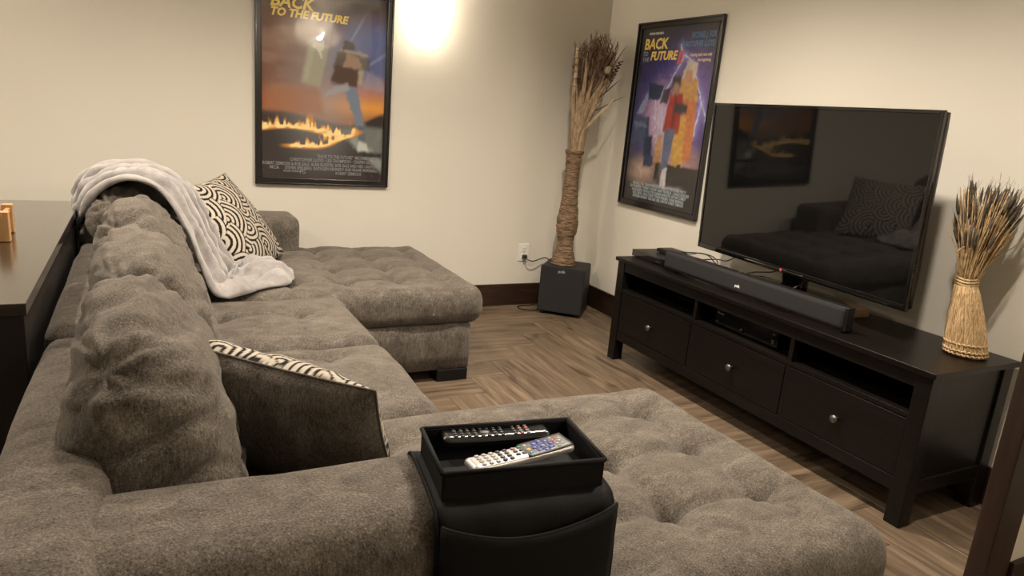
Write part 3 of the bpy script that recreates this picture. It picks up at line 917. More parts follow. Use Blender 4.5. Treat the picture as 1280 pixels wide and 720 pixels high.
# local: x towards the wall, y along, z up
obj('housing', xf(softbox(.010, .045, -hw + .004, hw - .004, .003, TVH - .003, .010, .06), mt), M['plastic'], tv, smooth=True)
for b_ in (bx(-.004, .012, -hw, -hw + bz, 0, TVH), bx(-.004, .012, hw - bz, hw, 0, TVH), bx(-.004, .012, -hw + bz, hw - bz, TVH - bz, TVH), bx(-.004, .012, -hw + bz, hw - bz, 0, .024)):
    obj('bezel', xf(b_, mt), M['gloss'], tv, bevel=.002)
obj('screen', xf(bx(0, .011, -hw + bz - .001, hw - bz + .001, .023, TVH - bz + .001), mt), M['screen'], tv)
obj('back_cover', xf(softbox(.04, .075, -hw * .6, hw * .6, .05, TVH * .6, .02, .06), mt), M['plastic'], tv, smooth=True)
obj('sensor_bar', xf(softbox(-.006, .004, -.11, .25, .004, .016, .003, .02), mt), M['gloss'], tv, smooth=True)
obj('logo_disc', xf(lathe([(.0075, 0), (.0075, .0012)], 20), mt @ axes((-.0045, .018, .012), (0, -1, 0), (0, 0, 1), (-1, 0, 0))), M['ink_red'], tv)
text('logo', 'LG', .014, M['ink_grey'], tv, mt @ axes((-.0048, .006, .007), (0, -1, 0), (0, 0, 1), (-1, 0, 0)), bold=.0004)
obj('neck', xf(softbox(-.03, .03, -.055, .055, SH + .045, TVZ + .06, .012, .02), Matrix.Translation((TVX + .075, TVY, 0))), M['gloss'], tv, smooth=True)
# oval foot
ov = lathe([(1.0, 0), (1.0, .006), (.97, .010), (.5, .014), (.01, .016)], 48)
ov = (ov[0] * np.array([.105, .265, 1]) + np.array([TVX + .088, TVY, SH + .036]), ov[1])
obj('foot', ov, M['gloss'], tv, smooth=True)

# cables on top of the stand
cabs = [([(-.19, -1.18, SH + .045), (-.15, -1.30, SH + .062), (-.20, -1.43, SH + .075), (-.22, -1.52, SH + .05), (-.16, -1.60, SH + .02), (-.08, -1.70, SH + .03)], 'black cable arching from the set-top box towards the television'),
        ([(-.21, -1.25, SH + .048), (-.24, -1.35, SH + .07), (-.27, -1.45, SH + .095), (-.25, -1.53, SH + .085), (-.24, -1.55, SH + .03), (-.22, -1.50, SH + .006)], 'black cable in a standing loop behind the soundbar'),
        ([(-.15, -1.08 - .2, SH + .02), (-.12, -1.40, SH + .05), (-.16, -1.52, SH + .07), (-.17, -1.60, SH + .12), (-.20, -1.66, TVZ + .06)], 'black cable rising behind the left part of the television'),
        ([(-.30, -1.69, SH + .03), (-.25, -1.78, SH + .075), (-.21, -1.86, SH + .095), (-.20, -1.90, SH + .13), (-.20, -1.92, TVZ + .05)], 'black cable from the soundbar middle up to the television'),
        ([(-.325, -2.02, SH + .006), (-.31, -2.04, SH + .05), (-.25, -2.07, SH + .10), (-.2, -2.09, TVZ + .05)], 'short black cable beside the television neck')]
for pts, lb in cabs: tag(obj('cable', tube(spline(pts, 50), .0028, 6), M['cable'], smooth=True), lb, 'cable', 'cables behind the soundbar')

# ------------------------------------------------------------------ subwoofer and cords
SBL, SBA = Vector((-.480, -.222, 0)), R(-42)
SW_, SD_, SHH = .292, .275, .328
sw = thing('subwoofer', 'black cube subwoofer on short feet in the room corner', 'speaker', tuple(SBL), SBA)
obj('cabinet', bx(.002, SW_ - .002, .018, SD_, .022, SHH), M['vinyl'], sw, world=False, bevel=.014)
obj('front_grille', bx(0, SW_, 0, .022, .020, SHH + .001), M['grille'], sw, world=False, bevel=.010)
for (a, b) in ((.03, .03), (SW_ - .03, .03), (.03, SD_ - .03), (SW_ - .03, SD_ - .03)):
    obj('foot', lathe([(.012, 0), (.015, .022)], 16, (a, b, 0)), M['plastic'], sw, world=False, smooth=True)
lg = text('logo', 'polk', .026, M['ink_grey'], sw, Matrix.Identity(4), bold=.0006)
lg.data.transform(ORG[sw.name] @ Matrix.Identity(4)); lg.data.transform(axes((SW_ / 2 - .028, -.0006, SHH - .038), (1, 0, 0), (0, 0, 1), (0, -1, 0)))

ot = thing('wall_outlet', 'white wall outlet with a black plug near the subwoofer', 'outlet', (-.50, 0, .305))
obj('plate', bx(-.538, -.460, -.006, 0, .303, .421), M['white'], ot, bevel=.003)
for zz in (.385, .338):
    rcp = obj('socket', bx(-.516, -.482, -.009, -.005, zz - .016, zz + .016), M['white'], ot, bevel=.003)
    for dx in (-.007, .007): obj('slot', bx(-.499 + dx - .0012, -.499 + dx + .0012, -.0095, -.0088, zz - .002, zz + .008), M['dark_slot'], rcp)
obj('screw', xf(lathe([(.003, 0), (.002, .001)], 12), axes((-.499, -.006, .362), (1, 0, 0), (0, 0, 1), (0, -1, 0))), M['knob'], ot)
pc = thing('power_cord', 'black power cord from the wall outlet to behind the subwoofer', 'cord', (-.499, -.01, .338))
obj('plug', softbox(-.513, -.485, -.045, -.0098, .325, .351, .008, .008), M['cable'], pc, smooth=True)
obj('cord', tube(spline([(-.499, -.043, .336), (-.485, -.060, .322), (-.45, -.065, .315), (-.40, -.055, .325), (-.34, -.04, .33), (-.30, -.03, .29), (-.29, -.025, .18), (-.29, -.03, .16)], 60), .0036, 8), M['cable'], pc, smooth=True)
tag(obj('power_cord', tube(spline([(-.34, -.055, .02), (-.44, -.055, .006), (-.52, -.06, .006), (-.555, -.10, .006), (-.53, -.15, .006), (-.47, -.175, .006), (-.43, -.16, .010)], 60), .0036, 8), M['cable'], smooth=True), 'black cord looping on the floor left of the subwoofer', 'cord')

# ------------------------------------------------------------------ tall vase with dried stems
VX, VY, VZ, VHT = -.315, -.225, SHH + .002, .735
vp = [(0, .076), (.05, .072), (.10, .061), (.17, .050), (.22, .051), (.32, .067), (.40, .068), (.50, .058), (.60, .050), (.72, .045), (.82, .045), (.90, .048), (.96, .052), (1., .055)]
vs_, vr_ = zip(*vp)
prof = []
nr = 330
for i in range(nr + 1):
    s = i / nr; r = float(np.interp(s, vs_, vr_)); r += .0022 * abs(math.sin(i * PI / 4.4)) + .0012 * math.sin(i * 1.7)
    prof.append((r, s * VHT))
vf = lathe(prof, 44, (VX, VY, VZ), cap=False)
v = vf[0]; dx = v[:, 0] - VX; dy = v[:, 1] - VY; k = 1 + .055 * vn(v, (16, 16, 90), 4) + .02 * vn(v, (60, 60, 60), 7)
v[:, 0] = VX + dx * k; v[:, 1] = VY + dy * k
va = thing('floor_vase', 'tall wavy brown vase wound with twine on top of the subwoofer', 'vase', (VX, VY, VZ))
obj('wrapped_body', vf, M['twine'], va, smooth=True)
obj('base', lathe([(.072, 0), (.073, .006)], 36, (VX, VY, VZ)), M['leaf_dk'], va, smooth=True)
obj('rim', lathe([(.050, VHT - .02), (.059, VHT - .016), (.061, VHT - .004), (.058, VHT + .004), (.048, VHT + .004), (.042, VHT - .03), (.040, VHT - .25)], 36, (VX, VY, VZ), cap=False), M['twine'], va, smooth=True)

bq = thing('dried_stems', 'tall bunch of dried brown reeds and grasses standing in the wound vase', 'dried plant', (VX, VY, VZ + VHT))
ZT = VZ + VHT
rg = random.Random(3)
# picture-right runs along (.89,-.45) in the room here
RT = Vector((.89, -.45, 0)); FT = Vector((.45, .89, 0))


def bpt(a, b, h): return Vector((VX, VY, ZT)) + RT * a + FT * b + Vector((0, 0, h))


parts = []; heads = []
for i in range(210):
    a0, b0 = rg.uniform(-.03, .03), rg.uniform(-.03, .03)
    h = rg.uniform(.54, .72); a1 = rg.gauss(.075, .07); a1 = max(-.06, min(.20, a1)); b1 = rg.gauss(0, .05); b1 = max(-.12, min(.08, b1))
    h -= abs(a1 - .08) * .35
    pts = spline([bpt(a0, b0, -.12), bpt(a0 * 1.1 + a1 * .25, b0 + b1 * .2, h * .4), bpt(a1 * .75, b0 + b1 * .6, h * .75), bpt(a1 + rg.uniform(-.01, .01), b0 + b1, h)], 9)
    parts.append(tube(pts, [.0022] * (len(pts) - 1) + [.0008], 4))
    for q in range(5):
        t = h * rg.uniform(.72, 1.0); fr = t / h; c0 = bpt(a1 * (fr * 1.25 - .25), b0 + b1 * fr, t)
        c1 = c0 + RT * rg.uniform(-.02, .02) + FT * rg.uniform(-.02, .02) + Vector((0, 0, rg.uniform(.02, .045)))
        heads.append(tube([c0, (c0 + c1) / 2, c1], [.001, .0026, .0005], 4))
tag(obj('reed_stalks', join(*parts), M['reed'], bq), kind='stuff')
tag(obj('seed_sprays', join(*heads), M['reed'], bq), kind='stuff')


def leaf(pts, wmax, mk, lab=None, side=RT):
    P = spline(pts, 24); n = len(P)
    wd = [wmax * (math.sin(PI * min(1, (i / (n - 1)) * .92 + .08)) ** .6 * .9 + .04) for i in range(n)]
    o = obj('leaf', ribbon(P, wd, side), M[mk], bq, smooth=False)
    if lab: o['label'] = lab
    return o


leaf([bpt(-.02, -.03, -.1), bpt(-.03, -.04, .15), bpt(-.045, -.05, .30), bpt(-.06, -.05, .40)], .013, 'leaf')
leaf([bpt(-.01, -.04, -.1), bpt(-.01, -.05, .2), bpt(.0, -.055, .38)], .016, 'leaf')
leaf([bpt(-.02, .0, -.1), bpt(-.035, -.02, .25), bpt(-.04, -.03, .48), bpt(-.045, -.03, .60)], .012, 'leaf')
leaf([bpt(.0, -.03, -.1), bpt(.03, -.05, .2), bpt(.08, -.06, .34), bpt(.13, -.06, .44)], .016, 'leaf')
leaf([bpt(.01, -.02, -.1), bpt(.03, -.04, .15), bpt(.08, -.05, .25), bpt(.135, -.055, .33)], .012, 'leaf_dk', 'dark brown blade')
leaf([bpt(.01, -.03, -.1), bpt(.03, -.05, .10), bpt(.09, -.07, .20), bpt(.17, -.08, .29), bpt(.21, -.08, .35)], .010, 'leaf_lt', 'pale cream curling blade')
leaf([bpt(.02, -.02, -.1), bpt(.05, -.03, .25), bpt(.12, -.04, .45), bpt(.19, -.04, .58)], .012, 'leaf')
leaf([bpt(.02, .0, -.1), bpt(.06, -.01, .3), bpt(.15, -.02, .48), bpt(.25, -.03, .66)], .005, 'reed')
leaf([bpt(.02, .0, -.1), bpt(.07, -.02, .26), bpt(.16, -.03, .38), bpt(.24, -.04, .46)], .004, 'leaf_dk')
leaf([bpt(.02, -.01, -.1), bpt(.05, -.03, .20), bpt(.14, -.05, .28), bpt(.27, -.06, .36)], .0035, 'leaf_dk')
leaf([bpt(0, .0, -.1), bpt(.04, -.01, .3), bpt(.13, -.02, .56), bpt(.16, -.03, .63)], .009, 'leaf')
leaf([bpt(-.01, -.04, -.1), bpt(.02, -.055, .18), bpt(.04, -.06, .33), bpt(.07, -.06, .50)], .014, 'leaf')
for i in range(22):
    u = rg.uniform(-.045, .20); h = rg.uniform(.30, .60); bb = rg.uniform(-.075, -.01); r_ = u * .22
    leaf([bpt(r_, bb * .4, -.1), bpt(r_ + u * .12, bb * .8, h * .4), bpt(u * .62, bb, h * .75), bpt(u + rg.uniform(-.015, .015), bb, h)], rg.uniform(.005, .012), rg.choice(['leaf', 'leaf', 'reed', 'leaf_dk']))
# spiral-banded stem at the left and a pale curled pod
P = spline([bpt(-.02, -.02, -.1), bpt(-.04, -.04, .3), bpt(-.05, -.05, .62)], 30)
ob = obj('banded_stem', tube(P, [.006 + .006 * sstep(.55, .7, np.array(i / 29.)) for i in range(len(P))], 8), M['leaf_lt'], bq, smooth=True)
ob['label'] = 'pale stem with a dark spiral band'
sp = []
for i in range(70):
    t = i / 69; base = Vector(P[int(18 + t * (len(P) - 19))]); a = t * 2 * PI * 6
    sp.append(base + RT * math.cos(a) * .0125 + FT * math.sin(a) * .0125)
obj('spiral_band', tube(sp, .0022, 5), M['leaf_dk'], ob, smooth=True)
pod = softbox(-.022, .022, -.015, .015, -.022, .022, .016, .006, lambda P, nd, U: P + nd * (.005 * vn(P, (70, 70, 70), 3))[:, None])
obj('seed_pod', xf(pod, Matrix.Translation(bpt(.145, -.07, .50))), M['leaf_lt'], bq, smooth=True)
sp = []
for i in range(60):
    t = i / 59; a = t * 2 * PI * 6; sp.append(bpt(.17 + .05 * t, -.06, .44 + .12 * t) + RT * math.cos(a) * .012 + FT * math.sin(a) * .012)
obj('curled_tendril', tube(sp, .004, 5), M['leaf_dk'], bq, smooth=True)

# ------------------------------------------------------------------ straw sheaf on the stand
GX, GY, GZ = -.165, -2.735, SH
sf = thing('straw_sheaf', 'bound sheaf of golden straw with grey seed heads on the stand', 'dried plant', (GX, GY, GZ))
rg = random.Random(11)


def gp(a, b, h): return Vector((GX, GY, GZ)) + RT * a + FT * b + Vector((0, 0, h))


WZ = .262; WA, WB = -.042, .025      # tied waist, offset of the lean


def lean(h): t = min(1, h / WZ); return WA * t, WB * t


prof = [(.060, .0), (.064, .02), (.062, .05), (.057, .11), (.048, .17), (.038, .22), (.031, WZ)]
core = lathe(prof, 40, (0, 0, 0), cap=False)
cv = core[0]; out = []
for p in cv:
    la, lb_ = lean(p[2]); q = gp(la, lb_, p[2]); out.append((q.x + p[0] * .93, q.y + p[1] * .93, q.z))
obj('straw_core', (np.array(out), core[1]), M['straw'], sf, smooth=True)
low = []
for i in range(190):
    an = 2 * PI * i / 190 + rg.uniform(-.02, .02); pts = []
    for r_, h in [(.063, .004), (.064, .03), (.061, .08), (.052, .15), (.040, .215), (.031, WZ)]:
        la, lb_ = lean(h); r2 = r_ + rg.uniform(-.001, .0025)
        q = gp(la, lb_, h); pts.append((q.x + r2 * math.cos(an + .02 * math.sin(h * 20)), q.y + r2 * math.sin(an), q.z))
    low.append(tube(pts, .0019, 4))
tag(obj('straw_skirt', join(*low), M['straw'], sf, smooth=True), kind='stuff')
up = []; hd = []; dk = []
for i in range(330):
    an = rg.uniform(0, 2 * PI); rr = math.sqrt(rg.random()); r0 = .028 * rr; r1 = .098 * rr ** .9
    h = rg.uniform(.44, .60) - .02 * rr; ca, sa = math.cos(an), math.sin(an)
    lean_a, lean_b = WA + .012, WB
    p0 = gp(WA, WB, WZ - .03) + Vector((r0 * ca, r0 * sa, 0)); p2 = gp(lean_a, lean_b, h) + Vector((r1 * ca, r1 * sa, 0))
    pm_ = gp((WA + lean_a) / 2, WB, WZ + (h - WZ) * .5) + Vector(((r0 * .5 + r1 * .42) * ca, (r0 * .5 + r1 * .42) * sa, 0)) + Vector((rg.uniform(-.006, .006), rg.uniform(-.006, .006), 0))
    pts = spline([p0, pm_, p2], 6)
    up.append(tube(pts, [.0019] * (len(pts) - 1) + [.0009], 4))
    if i % 3 == 0:
        dv_ = (p2 - pm_).normalized(); b0 = p2 - dv_ * .055
        hd.append(tube([b0, b0 + dv_ * .02, b0 + dv_ * .05, b0 + dv_ * .075], [.0015, .0048, .0044, .0008], 5))
        for q in range(2):
            st_ = b0 + dv_ * rg.uniform(.03, .07); dk.append(tube([st_, st_ + dv_ * .03 + Vector((rg.uniform(-.02, .02), rg.uniform(-.02, .02), .012))], [.0007, .0003], 3))
tag(obj('straw_stems', join(*up), M['straw'], sf, smooth=True), kind='stuff')
tag(obj('seed_heads', join(*hd), M['straw_dk'], sf, smooth=True), kind='stuff')
tag(obj('awns', join(*dk), M['straw_dk'], sf), kind='stuff')
for pts in ([gp(-.05, .02, .28), gp(-.075, .0, .33), gp(-.095, -.01, .40), gp(-.10, -.01, .46)], [gp(-.05, .02, .27), gp(-.08, 0, .30), gp(-.115, -.01, .34), gp(-.12, -.01, .37), gp(-.10, -.01, .385)],
            [gp(-.03, .02, .28), gp(.03, .0, .36), gp(.09, -.01, .42), gp(.085, -.01, .47)], [gp(-.04, .02, .27), gp(-.075, .0, .32), gp(-.09, -.01, .36), gp(-.085, -.01, .30)]):
    obj('loose_straw', tube(spline(pts, 16), .0016, 4), M['straw'], sf, smooth=True)
for (r_, h0, nm) in ((.034, WZ - .012, 'waist_tie'), (.035, WZ - .002, 'waist_tie'), (.034, WZ + .008, 'waist_tie')):
    la, lb_ = lean(h0); c0 = gp(la, lb_, h0)
    obj(nm, tube([c0 + Vector((r_ * math.cos(a), r_ * math.sin(a), .002 * math.sin(3 * a))) for a in np.linspace(0, 2 * PI, 40)], .0042, 6), M['straw'], sf, smooth=True)
for h0, hh in ((.010, .0), (.022, .0), (.046, 1)):
    pts = []
    for a in np.linspace(0, 2 * PI, 160):
        r_ = .0665 + .0022 * math.sin(a * 26 + h0 * 300) - (.002 if hh else 0); la, lb_ = lean(h0); c0 = gp(la, lb_, h0); pts.append(c0 + Vector((r_ * math.cos(a), r_ * math.sin(a), .0025 * math.cos(a * 26 + h0 * 300))))
    obj('braided_band', tube(pts, .0036, 6), M['straw'], sf, smooth=True)


# ------------------------------------------------------------------ framed posters (generic stand-in artwork, same colours)
def frame_poster(label, O, U, Wd, Ht, nrm, painter, texts):
    """O lower-left outer corner on the wall, U unit vector to the right, nrm out of the wall"""
    O = Vector(O); U = Vector(U); Z = Vector((0, 0, 1)); nrm = Vector(nrm)
    t = thing('framed_poster', label, 'poster', tuple(O + U * Wd / 2))
    fw = .036
    m = axes(O, U, Z, nrm)
    for (a0, a1, b0, b1, horiz) in ((0, Wd, 0, fw, 1), (0, Wd, Ht - fw, Ht, 1), (0, fw, fw, Ht - fw, 0), (Wd - fw, Wd, fw, Ht - fw, 0)):
        sh = join(bx(a0, a1, b0, b1, .001, .016))
        # raised outer and inner beads of the moulding
        if horiz:
            out = b0 if b0 < .1 else b1 - .010; inn = b1 - .006 if b0 < .1 else b0
            sh = join(sh, bx(a0, a1, out, out + .010, .014, .024), bx(fw - .006, Wd - fw + .006, inn, inn + .006, .012, .019))
        else:
            out = a0 if a0 < .1 else a1 - .010; inn = a1 - .006 if a0 < .1 else a0
            sh = join(sh, bx(out, out + .010, b0 - fw, b1 + fw, .014, .024), bx(inn, inn + .006, b0, b1, .012, .019))
        obj('frame_rail' if horiz else 'frame_stile', xf(sh, m), M['frame'], t, bevel=.002)
    nx_, nz_ = 190, 285
    gx = np.linspace(0, 1, nx_); gz = np.linspace(0, 1, nz_); X, Y = np.meshgrid(gx, gz); x = X.ravel(); y = Y.ravel()
    P = np.stack([fw - .004 + x * (Wd - 2 * fw + .008), fw - .004 + y * (Ht - 2 * fw + .008), np.full(len(x), .006)], -1)
    idx = np.arange(nx_ * nz_).reshape(nz_, nx_)
    q = np.stack([idx[:-1, :-1], idx[:-1, 1:], idx[1:, 1:], idx[1:, :-1]], -1).reshape(-1, 4)
    cols = painter(x, y)
    cols = cols * (.95 if painter is paint_one else .78)
    pr = obj('print', xf((P, q.tolist()), m), M['print'], t, cols=np.clip(cols, 0, 1))
    obj('glass_pane', xf(bx(fw - .003, Wd - fw + .003, fw - .003, Ht - fw + .003, .0095, .0115), m), M['glass'], t)
    iw, ih = Wd - 2 * fw, Ht - 2 * fw
    for (body, u, v_, size, mk, al, sh_, xs_) in texts:
        text('lettering', body, size, M[mk], pr, m @ Matrix.Translation((fw + u * iw, fw + v_ * ih, .0068)), al, .0002, sh_, xs_, .0025 if size > .05 else .0004)
    return t


def lerp(a, b, t): return np.array(a)[None] * (1 - t[:, None]) + np.array(b)[None] * t[:, None]


def over(c, col, a): return c * (1 - a[:, None]) + np.array(col)[None] * a[:, None]


def q3(x, y): return np.stack([x, y * 1.45, np.zeros(len(x))], -1)


def blob(x, y, cx, cy, rx, ry, soft=.25, rot=0.):
    dx, dy = x - cx, (y - cy); ca, sa = math.cos(rot), math.sin(rot)
    u = (dx * ca + dy * 1.45 * sa) / rx; v_ = (-dx * sa + dy * 1.45 * ca) / ry
    return 1 - sstep(1 - soft, 1 + soft, np.hypot(u, v_))


def paint_one(x, y):
    Q = q3(x, y); n1 = vn(Q, (3, 7, 1), 1); n2 = vn(Q, (9, 22, 1), 2); n3 = vn(Q, (30, 45, 1), 3)
    c = lerp((.20, .09, .06), (.045, .035, .035), sstep(.72, 1.0, y + .05 * n1))
    cl = sstep(-.3, .6, n1 + .5 * n2) * sstep(.3, .6, y) * (1 - sstep(.2, .75, x))
    c = over(c, (.33, .21, .15), cl * .7)
    # blue dusk at the right, orange horizon under it
    bl_ = sstep(.35, .75, x + .1 * n1) * sstep(.48, .62, y) * (1 - sstep(.78, .95, y))
    c = over(c, (.09, .13, .32), bl_ * .9)
    ray = sstep(.93, 1., np.cos((np.arctan2(y - .45, x - .45) * 14))) * bl_; c = over(c, (.3, .36, .55), ray * .4)
    pk = np.exp(-((y - .50) / .06) ** 2) * sstep(.3, .8, x); c = over(c, (.40, .17, .22), pk * .7)
    hz = np.exp(-((y - .40 - .03 * n1) / .075) ** 2); c = over(c, (.75, .33, .06), hz * (.35 + .6 * sstep(.4, .9, x)))
    c = over(c, (.30, .09, .05), hz * (1 - sstep(.3, .55, x)) * .6)
    # dark ground
    hill = .335 + .03 * np.sin(x * 5 + 1) + .06 * sstep(.7, 1, x); g = 1 - sstep(hill - .015, hill + .015, y)
    c = over(c, (.035, .026, .024), g)
    # pale abstract slab, tilted like a raised panel, and its glow
    def quad(pts, soft=.012):
        a = np.ones(len(x))
        for k in range(len(pts)):
            (ax, ay), (bx2, by2) = pts[k], pts[(k + 1) % len(pts)]
            ex_, ey_ = bx2 - ax, by2 - ay; L_ = math.hypot(ex_, ey_)
            a = a * sstep(-soft, soft, (ex_ * (y - ay) - ey_ * (x - ax)) / L_ + .006 * n3)
        return a
    gl = blob(x, y, .46, .50, .24, .45, .9); c = over(c, (.40, .43, .46), gl * .45)
    c = over(c, (.36, .37, .27), quad([(.30, .52), (.46, .50), (.52, .72), (.36, .74)]) * .85)
    c = over(c, (.46, .45, .36), quad([(.32, .53), (.36, .53), (.42, .73), (.38, .735)]) * .6)
    c = over(c, (.34, .15, .07), quad([(.02, .36), (.50, .35), (.44, .50), (.10, .50)], .03) * .55)
    c = over(c, (.30, .33, .42), quad([(.80, .52), (.99, .50), (.99, .56), (.84, .62)], .02) * .5)
    pl = quad([(.60, .28), (.99, .05), (.99, .30), (.74, .31)], .02); c = over(c, (.20, .23, .21), pl * .75)
    c = over(c, (.33, .36, .34), quad([(.70, .22), (.99, .06), (.99, .12), (.78, .26)], .015) * .6)
    # plain upright forms built of flat panels: a pale rim, dark upper, slate lower
    c = over(c, (.42, .38, .24), quad([(.56, .56), (.80, .53), (.84, .70), (.62, .72)], .014) * .75)
    c = over(c, (.075, .035, .027), quad([(.54, .535), (.76, .515), (.78, .69), (.60, .70)], .014))
    c = over(c, (.10, .085, .075), quad([(.56, .63), (.86, .61), (.86, .68), (.60, .70)], .012) * .9)
    c = over(c, (.38, .25, .17), quad([(.64, .62), (.80, .62), (.77, .68), (.67, .70)], .012) * .8)
    c = over(c, (.05, .038, .032), quad([(.63, .715), (.74, .715), (.72, .76), (.65, .765)], .012))
    c = over(c, (.17, .215, .30), quad([(.68, .52), (.64, .52), (.77, .30), (.83, .30), (.76, .52)], .012)); c = over(c, (.33, .37, .42), quad([(.50, .46), (.70, .50), (.68, .54), (.52, .49)], .012) * .8)
    c = over(c, (.10, .12, .14), quad([(.775, .20), (.84, .20), (.84, .31), (.775, .31)], .012)); c = over(c, (.5, .53, .5), quad([(.77, .17), (.88, .15), (.86, .21), (.78, .23)], .012))
    c = over(c, (.03, .03, .03), quad([(.78, .14), (.99, .13), (.99, .16), (.80, .17)], .012))
    # two streaks of fire
    tongues = np.clip(vn(np.stack([x, y * .35, 0 * x], -1), (34, 34, 1), 6) * .6 + .4 * vn(np.stack([x, y * .4, 0 * x], -1), (70, 60, 1), 7) + .35, 0, 1)
    b1 = .262 + .018 * np.sin(x * 7); h1 = .018 + .085 * tongues * (1 - sstep(.45, .75, x))
    f1 = sstep(-.018, .006, y - b1) * (1 - sstep(.3, 1., (y - b1) / h1)) * (1 - sstep(.60, .80, x))
    b2 = .175 + .22 * np.clip(x - .38, 0, 1) * sstep(.38, .7, x); h2 = .02 + .10 * tongues * sstep(.2, .42, x) * (1 - sstep(.66, .86, x))
    f2 = sstep(-.015, .008, y - b2) * (1 - sstep(.3, 1., (y - b2) / h2)) * sstep(.12, .26, x) * (1 - sstep(.72, .86, x))
    fl = np.clip(f1 + f2, 0, 1); c = over(c, (.78, .33, .05), np.clip(fl * 1.3, 0, 1)); c = over(c, (.96, .76, .34), sstep(.45, 1, fl + .35 * n3))
    return c


def paint_two(x, y):
    Q = q3(x, y); n1 = vn(Q, (3, 6, 1), 21); n2 = vn(Q, (9, 15, 1), 22); n3 = vn(Q, (30, 40, 1), 23)
    c = np.tile(np.array([.038, .032, .032]), (len(x), 1))
    glow = blob(x, y, .52, .55, .55, .50, .5); c = over(c, (.06, .055, .26), glow * .95)
    c = over(c, (.24, .15, .42), blob(x, y, .72, .60, .26, .36, .7) * .8)
    c = over(c, (.62, .36, .52), blob(x, y, .36, .52, .17, .22, .8) * .85)
    c = over(c, (.75, .62, .70), blob(x, y, .40, .47, .10, .22, .8, .2) * .8)
    c = over(c, (.55, .33, .30), blob(x, y, .66, .27, .30, .12, .8) * .8)
    # lightning
    for (ax, ay, bx_, by) in ((.62, .84, .40, .63), (.40, .63, .44, .40), (.62, .84, .72, .80), (.72, .80, .90, .60), (.90, .60, .98, .50), (.90, .6, .86, .42), (.60, .84, .56, .90), (.30, .60, .34, .44)):
        t = np.clip(((x - ax) * (bx_ - ax) + (y - ay) * (by - ay)) / ((bx_ - ax) ** 2 + (by - ay) ** 2), 0, 1)
        d = np.hypot(x - (ax + t * (bx_ - ax)) + .012 * n3, (y - (ay + t * (by - ay))) * 1.45 + .012 * n2)
        c = over(c, (.35, .35, .75), np.exp(-(d / .035) ** 2) * .5); c = over(c, (.85, .85, .95), np.exp(-(d / .007) ** 2))
    # dark ground
    c = over(c, (.035, .03, .03), 1 - sstep(.235, .255, y + .02 * n1)); c = over(c, (.7, .5, .42), blob(x, y, .25, .19, .18, .10, .9) * .7)
    def quad(pts, soft=.010):
        a = np.ones(len(x))
        for k in range(len(pts)):
            (ax, ay), (bx2, by2) = pts[k], pts[(k + 1) % len(pts)]
            ex_, ey_ = bx2 - ax, by2 - ay; L_ = math.hypot(ex_, ey_)
            a = a * sstep(-soft, soft, (ex_ * (y - ay) - ey_ * (x - ax)) / L_ + .007 * n3)
        return a
    # steel-blue panels at the left
    c = over(c, (.05, .075, .17), quad([(.02, .34), (.27, .36), (.25, .50), (.03, .50)])); c = over(c, (.16, .20, .32), quad([(.03, .44), (.22, .44), (.20, .47), (.04, .47)]) * .8)
    c = over(c, (.30, .36, .50), quad([(.06, .52), (.14, .52), (.26, .66), (.22, .68)]) * .85); c = over(c, (.035, .05, .11), quad([(.20, .60), (.36, .60), (.40, .68), (.18, .70)]))
    c = over(c, (.03, .045, .09), quad([(.22, .27), (.34, .27), (.32, .40), (.20, .38)])); c = over(c, (.05, .065, .13), quad([(.24, .21), (.37, .22), (.37, .28), (.24, .28)]))
    # two plain upright forms made of flat panels, ochre behind red
    c = over(c, (.58, .20, .07), quad([(.74, .27), (.86, .28), (.84, .66), (.66, .66)])); c = over(c, (.60, .34, .12), quad([(.60, .62), (.84, .60), (.82, .72), (.60, .72)]))
    c = over(c, (.62, .36, .08), quad([(.62, .24), (.76, .24), (.74, .52), (.58, .52)])); c = over(c, (.66, .57, .46), quad([(.62, .72), (.78, .72), (.80, .80), (.66, .81)]) * .9)
    c = over(c, (.52, .29, .18), quad([(.66, .69), (.75, .69), (.74, .76), (.66, .76)], .014))
    c = over(c, (.40, .04, .03), quad([(.45, .42), (.67, .42), (.66, .64), (.50, .64)])); c = over(c, (.24, .03, .03), quad([(.55, .42), (.60, .42), (.59, .63), (.56, .63)]))
    c = over(c, (.055, .04, .04), quad([(.50, .67), (.62, .67), (.61, .73), (.51, .73)], .014)); c = over(c, (.40, .23, .16), quad([(.52, .63), (.60, .63), (.60, .69), (.52, .69)], .014))
    c = over(c, (.05, .045, .05), quad([(.56, .53), (.74, .53), (.74, .58), (.58, .59)], .014)); c = over(c, (.04, .035, .04), quad([(.37, .58), (.47, .58), (.50, .67), (.40, .66)]) * .9)
    c = over(c, (.12, .15, .25), quad([(.50, .20), (.57, .20), (.62, .44), (.48, .44)])); c = over(c, (.55, .31, .08), quad([(.39, .24), (.46, .24), (.46, .42), (.40, .40)]) * .85)
    c = over(c, (.035, .03, .03), quad([(.41, .15), (.48, .15), (.47, .25), (.42, .25)])); c = over(c, (.035, .03, .03), quad([(.69, .13), (.77, .13), (.75, .25), (.70, .25)])); c = over(c, (.70, .66, .68), quad([(.50, .11), (.58, .11), (.58, .22), (.52, .22)]) * .85)
    c = over(c, (.45, .40, .50), np.exp(-((y - .115 - .01 * n2) / .012) ** 2) * sstep(.35, .45, x) * (1 - sstep(.75, .85, x)) * .6)
    c = c * (1 + .18 * n3[:, None]); return c


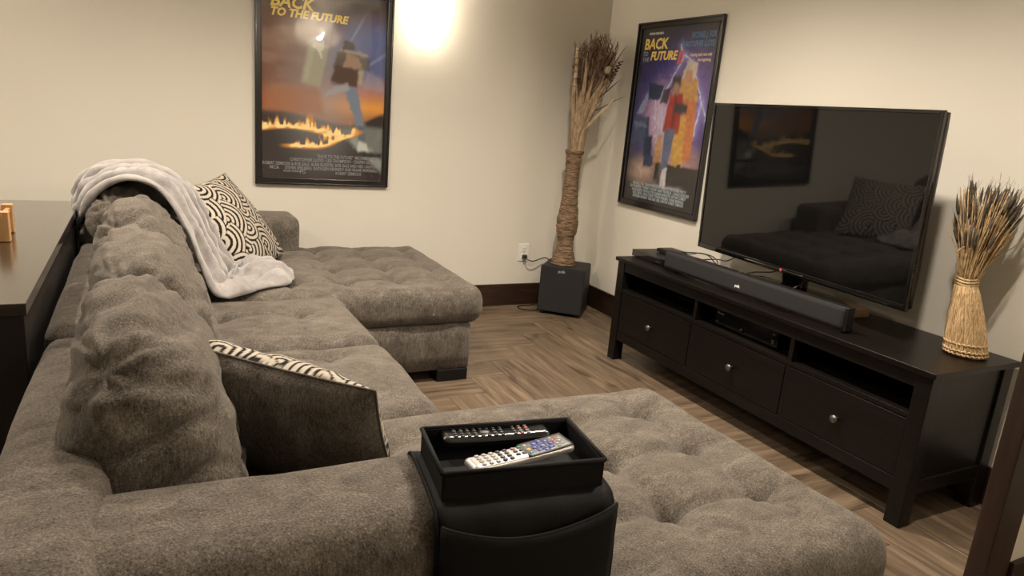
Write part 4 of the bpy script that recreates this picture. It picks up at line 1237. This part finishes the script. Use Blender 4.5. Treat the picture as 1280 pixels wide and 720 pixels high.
M['ink_dim'] = mat('ink_dim', (.24, .25, .26), .6)
tx1 = [('BACK', .06, .895, .085, 'ink_yellow', 'LEFT', .25, 1.0), ('TO THE FUTURE', .06, .850, .055, 'ink_yellow', 'LEFT', .25, 1.0),
       ('"BACK TO THE FUTURE"  MICHAEL J. FOX', .96, .118, .026, 'ink_dim', 'RIGHT', 0, .72),
       ('CHRISTOPHER LLOYD · LEA THOMPSON · CRISPIN GLOVER', .96, .095, .026, 'ink_dim', 'RIGHT', 0, .72),
       ('ROBERT ZEMECKIS & BOB GALE  ALAN SILVESTRI  BOB GALE AND NEIL CANTON', .96, .071, .0245, 'ink_dim', 'RIGHT', 0, .72),
       ('STEVEN SPIELBERG  KATHLEEN KENNEDY AND FRANK MARSHALL', .96, .049, .0245, 'ink_dim', 'RIGHT', 0, .72),
       ('ROBERT ZEMECKIS', .82, .026, .0245, 'ink_dim', 'RIGHT', 0, .72), ('MCA', .06, .048, .026, 'ink_dim', 'LEFT', 0, .9), ('DOLBY STEREO', .17, .034, .014, 'ink_dim', 'LEFT', 0, .9),
       ('PG', .30, .026, .03, 'ink_dim', 'LEFT', 0, .9)]
frame_poster('black-framed film poster with orange flames on the left of the back wall', (-2.212, 0, .774), (1, 0, 0), .746, 1.075, (0, -1, 0), paint_one, tx1)
tx2 = [('BACK', .045, .885, .085, 'ink_yellow', 'LEFT', .1, 1.0), ('TO', .035, .848, .036, 'ink_pale', 'LEFT', .1, 1.), ('THE', .035, .815, .036, 'ink_pale', 'LEFT', .1, 1.), ('FUTURE', .15, .823, .068, 'ink_yellow', 'LEFT', .2, 1.0),
       ('II', .52, .80, .10, 'ink_red', 'LEFT', .2, 1.0), ('MICHAEL J. FOX', .97, .93, .046, 'ink_blue', 'RIGHT', 0, .6), ('CHRISTOPHER LLOYD', .97, .885, .046, 'ink_blue', 'RIGHT', 0, .6),
       ('Getting back was only', .95, .835, .025, 'ink_cream', 'RIGHT', 0, .8), ('the beginning.', .95, .808, .025, 'ink_cream', 'RIGHT', 0, .8), ('STEVEN SPIELBERG', .10, .965, .018, 'ink_white', 'LEFT', 0, .9)]
for i, s_ in enumerate(['MICHAEL J. FOX  CHRISTOPHER LLOYD  "BACK TO THE FUTURE PART II"', 'LEA THOMPSON  THOMAS F. WILSON  HARRY WATERS JR.  CHARLES FLEISCHER', 'ALAN SILVESTRI  KEN RALSTON  JOANNA JOHNSTON  ARTHUR SCHMIDT',
                        'RICK CARTER  DEAN CUNDEY  STEVEN SPIELBERG  FRANK MARSHALL', 'KATHLEEN KENNEDY  BOB GALE  NEIL CANTON  ROBERT ZEMECKIS']):
    tx2.append((s_, .5, .098 - i * .019, .0235, 'ink_pale', 'CENTER', 0, .66))
frame_poster('black-framed film poster with two figures in red and ochre beside the television', (0, -.342, .762), (0, -1, 0), .746, 1.098, (-1, 0, 0), paint_two, tx2)
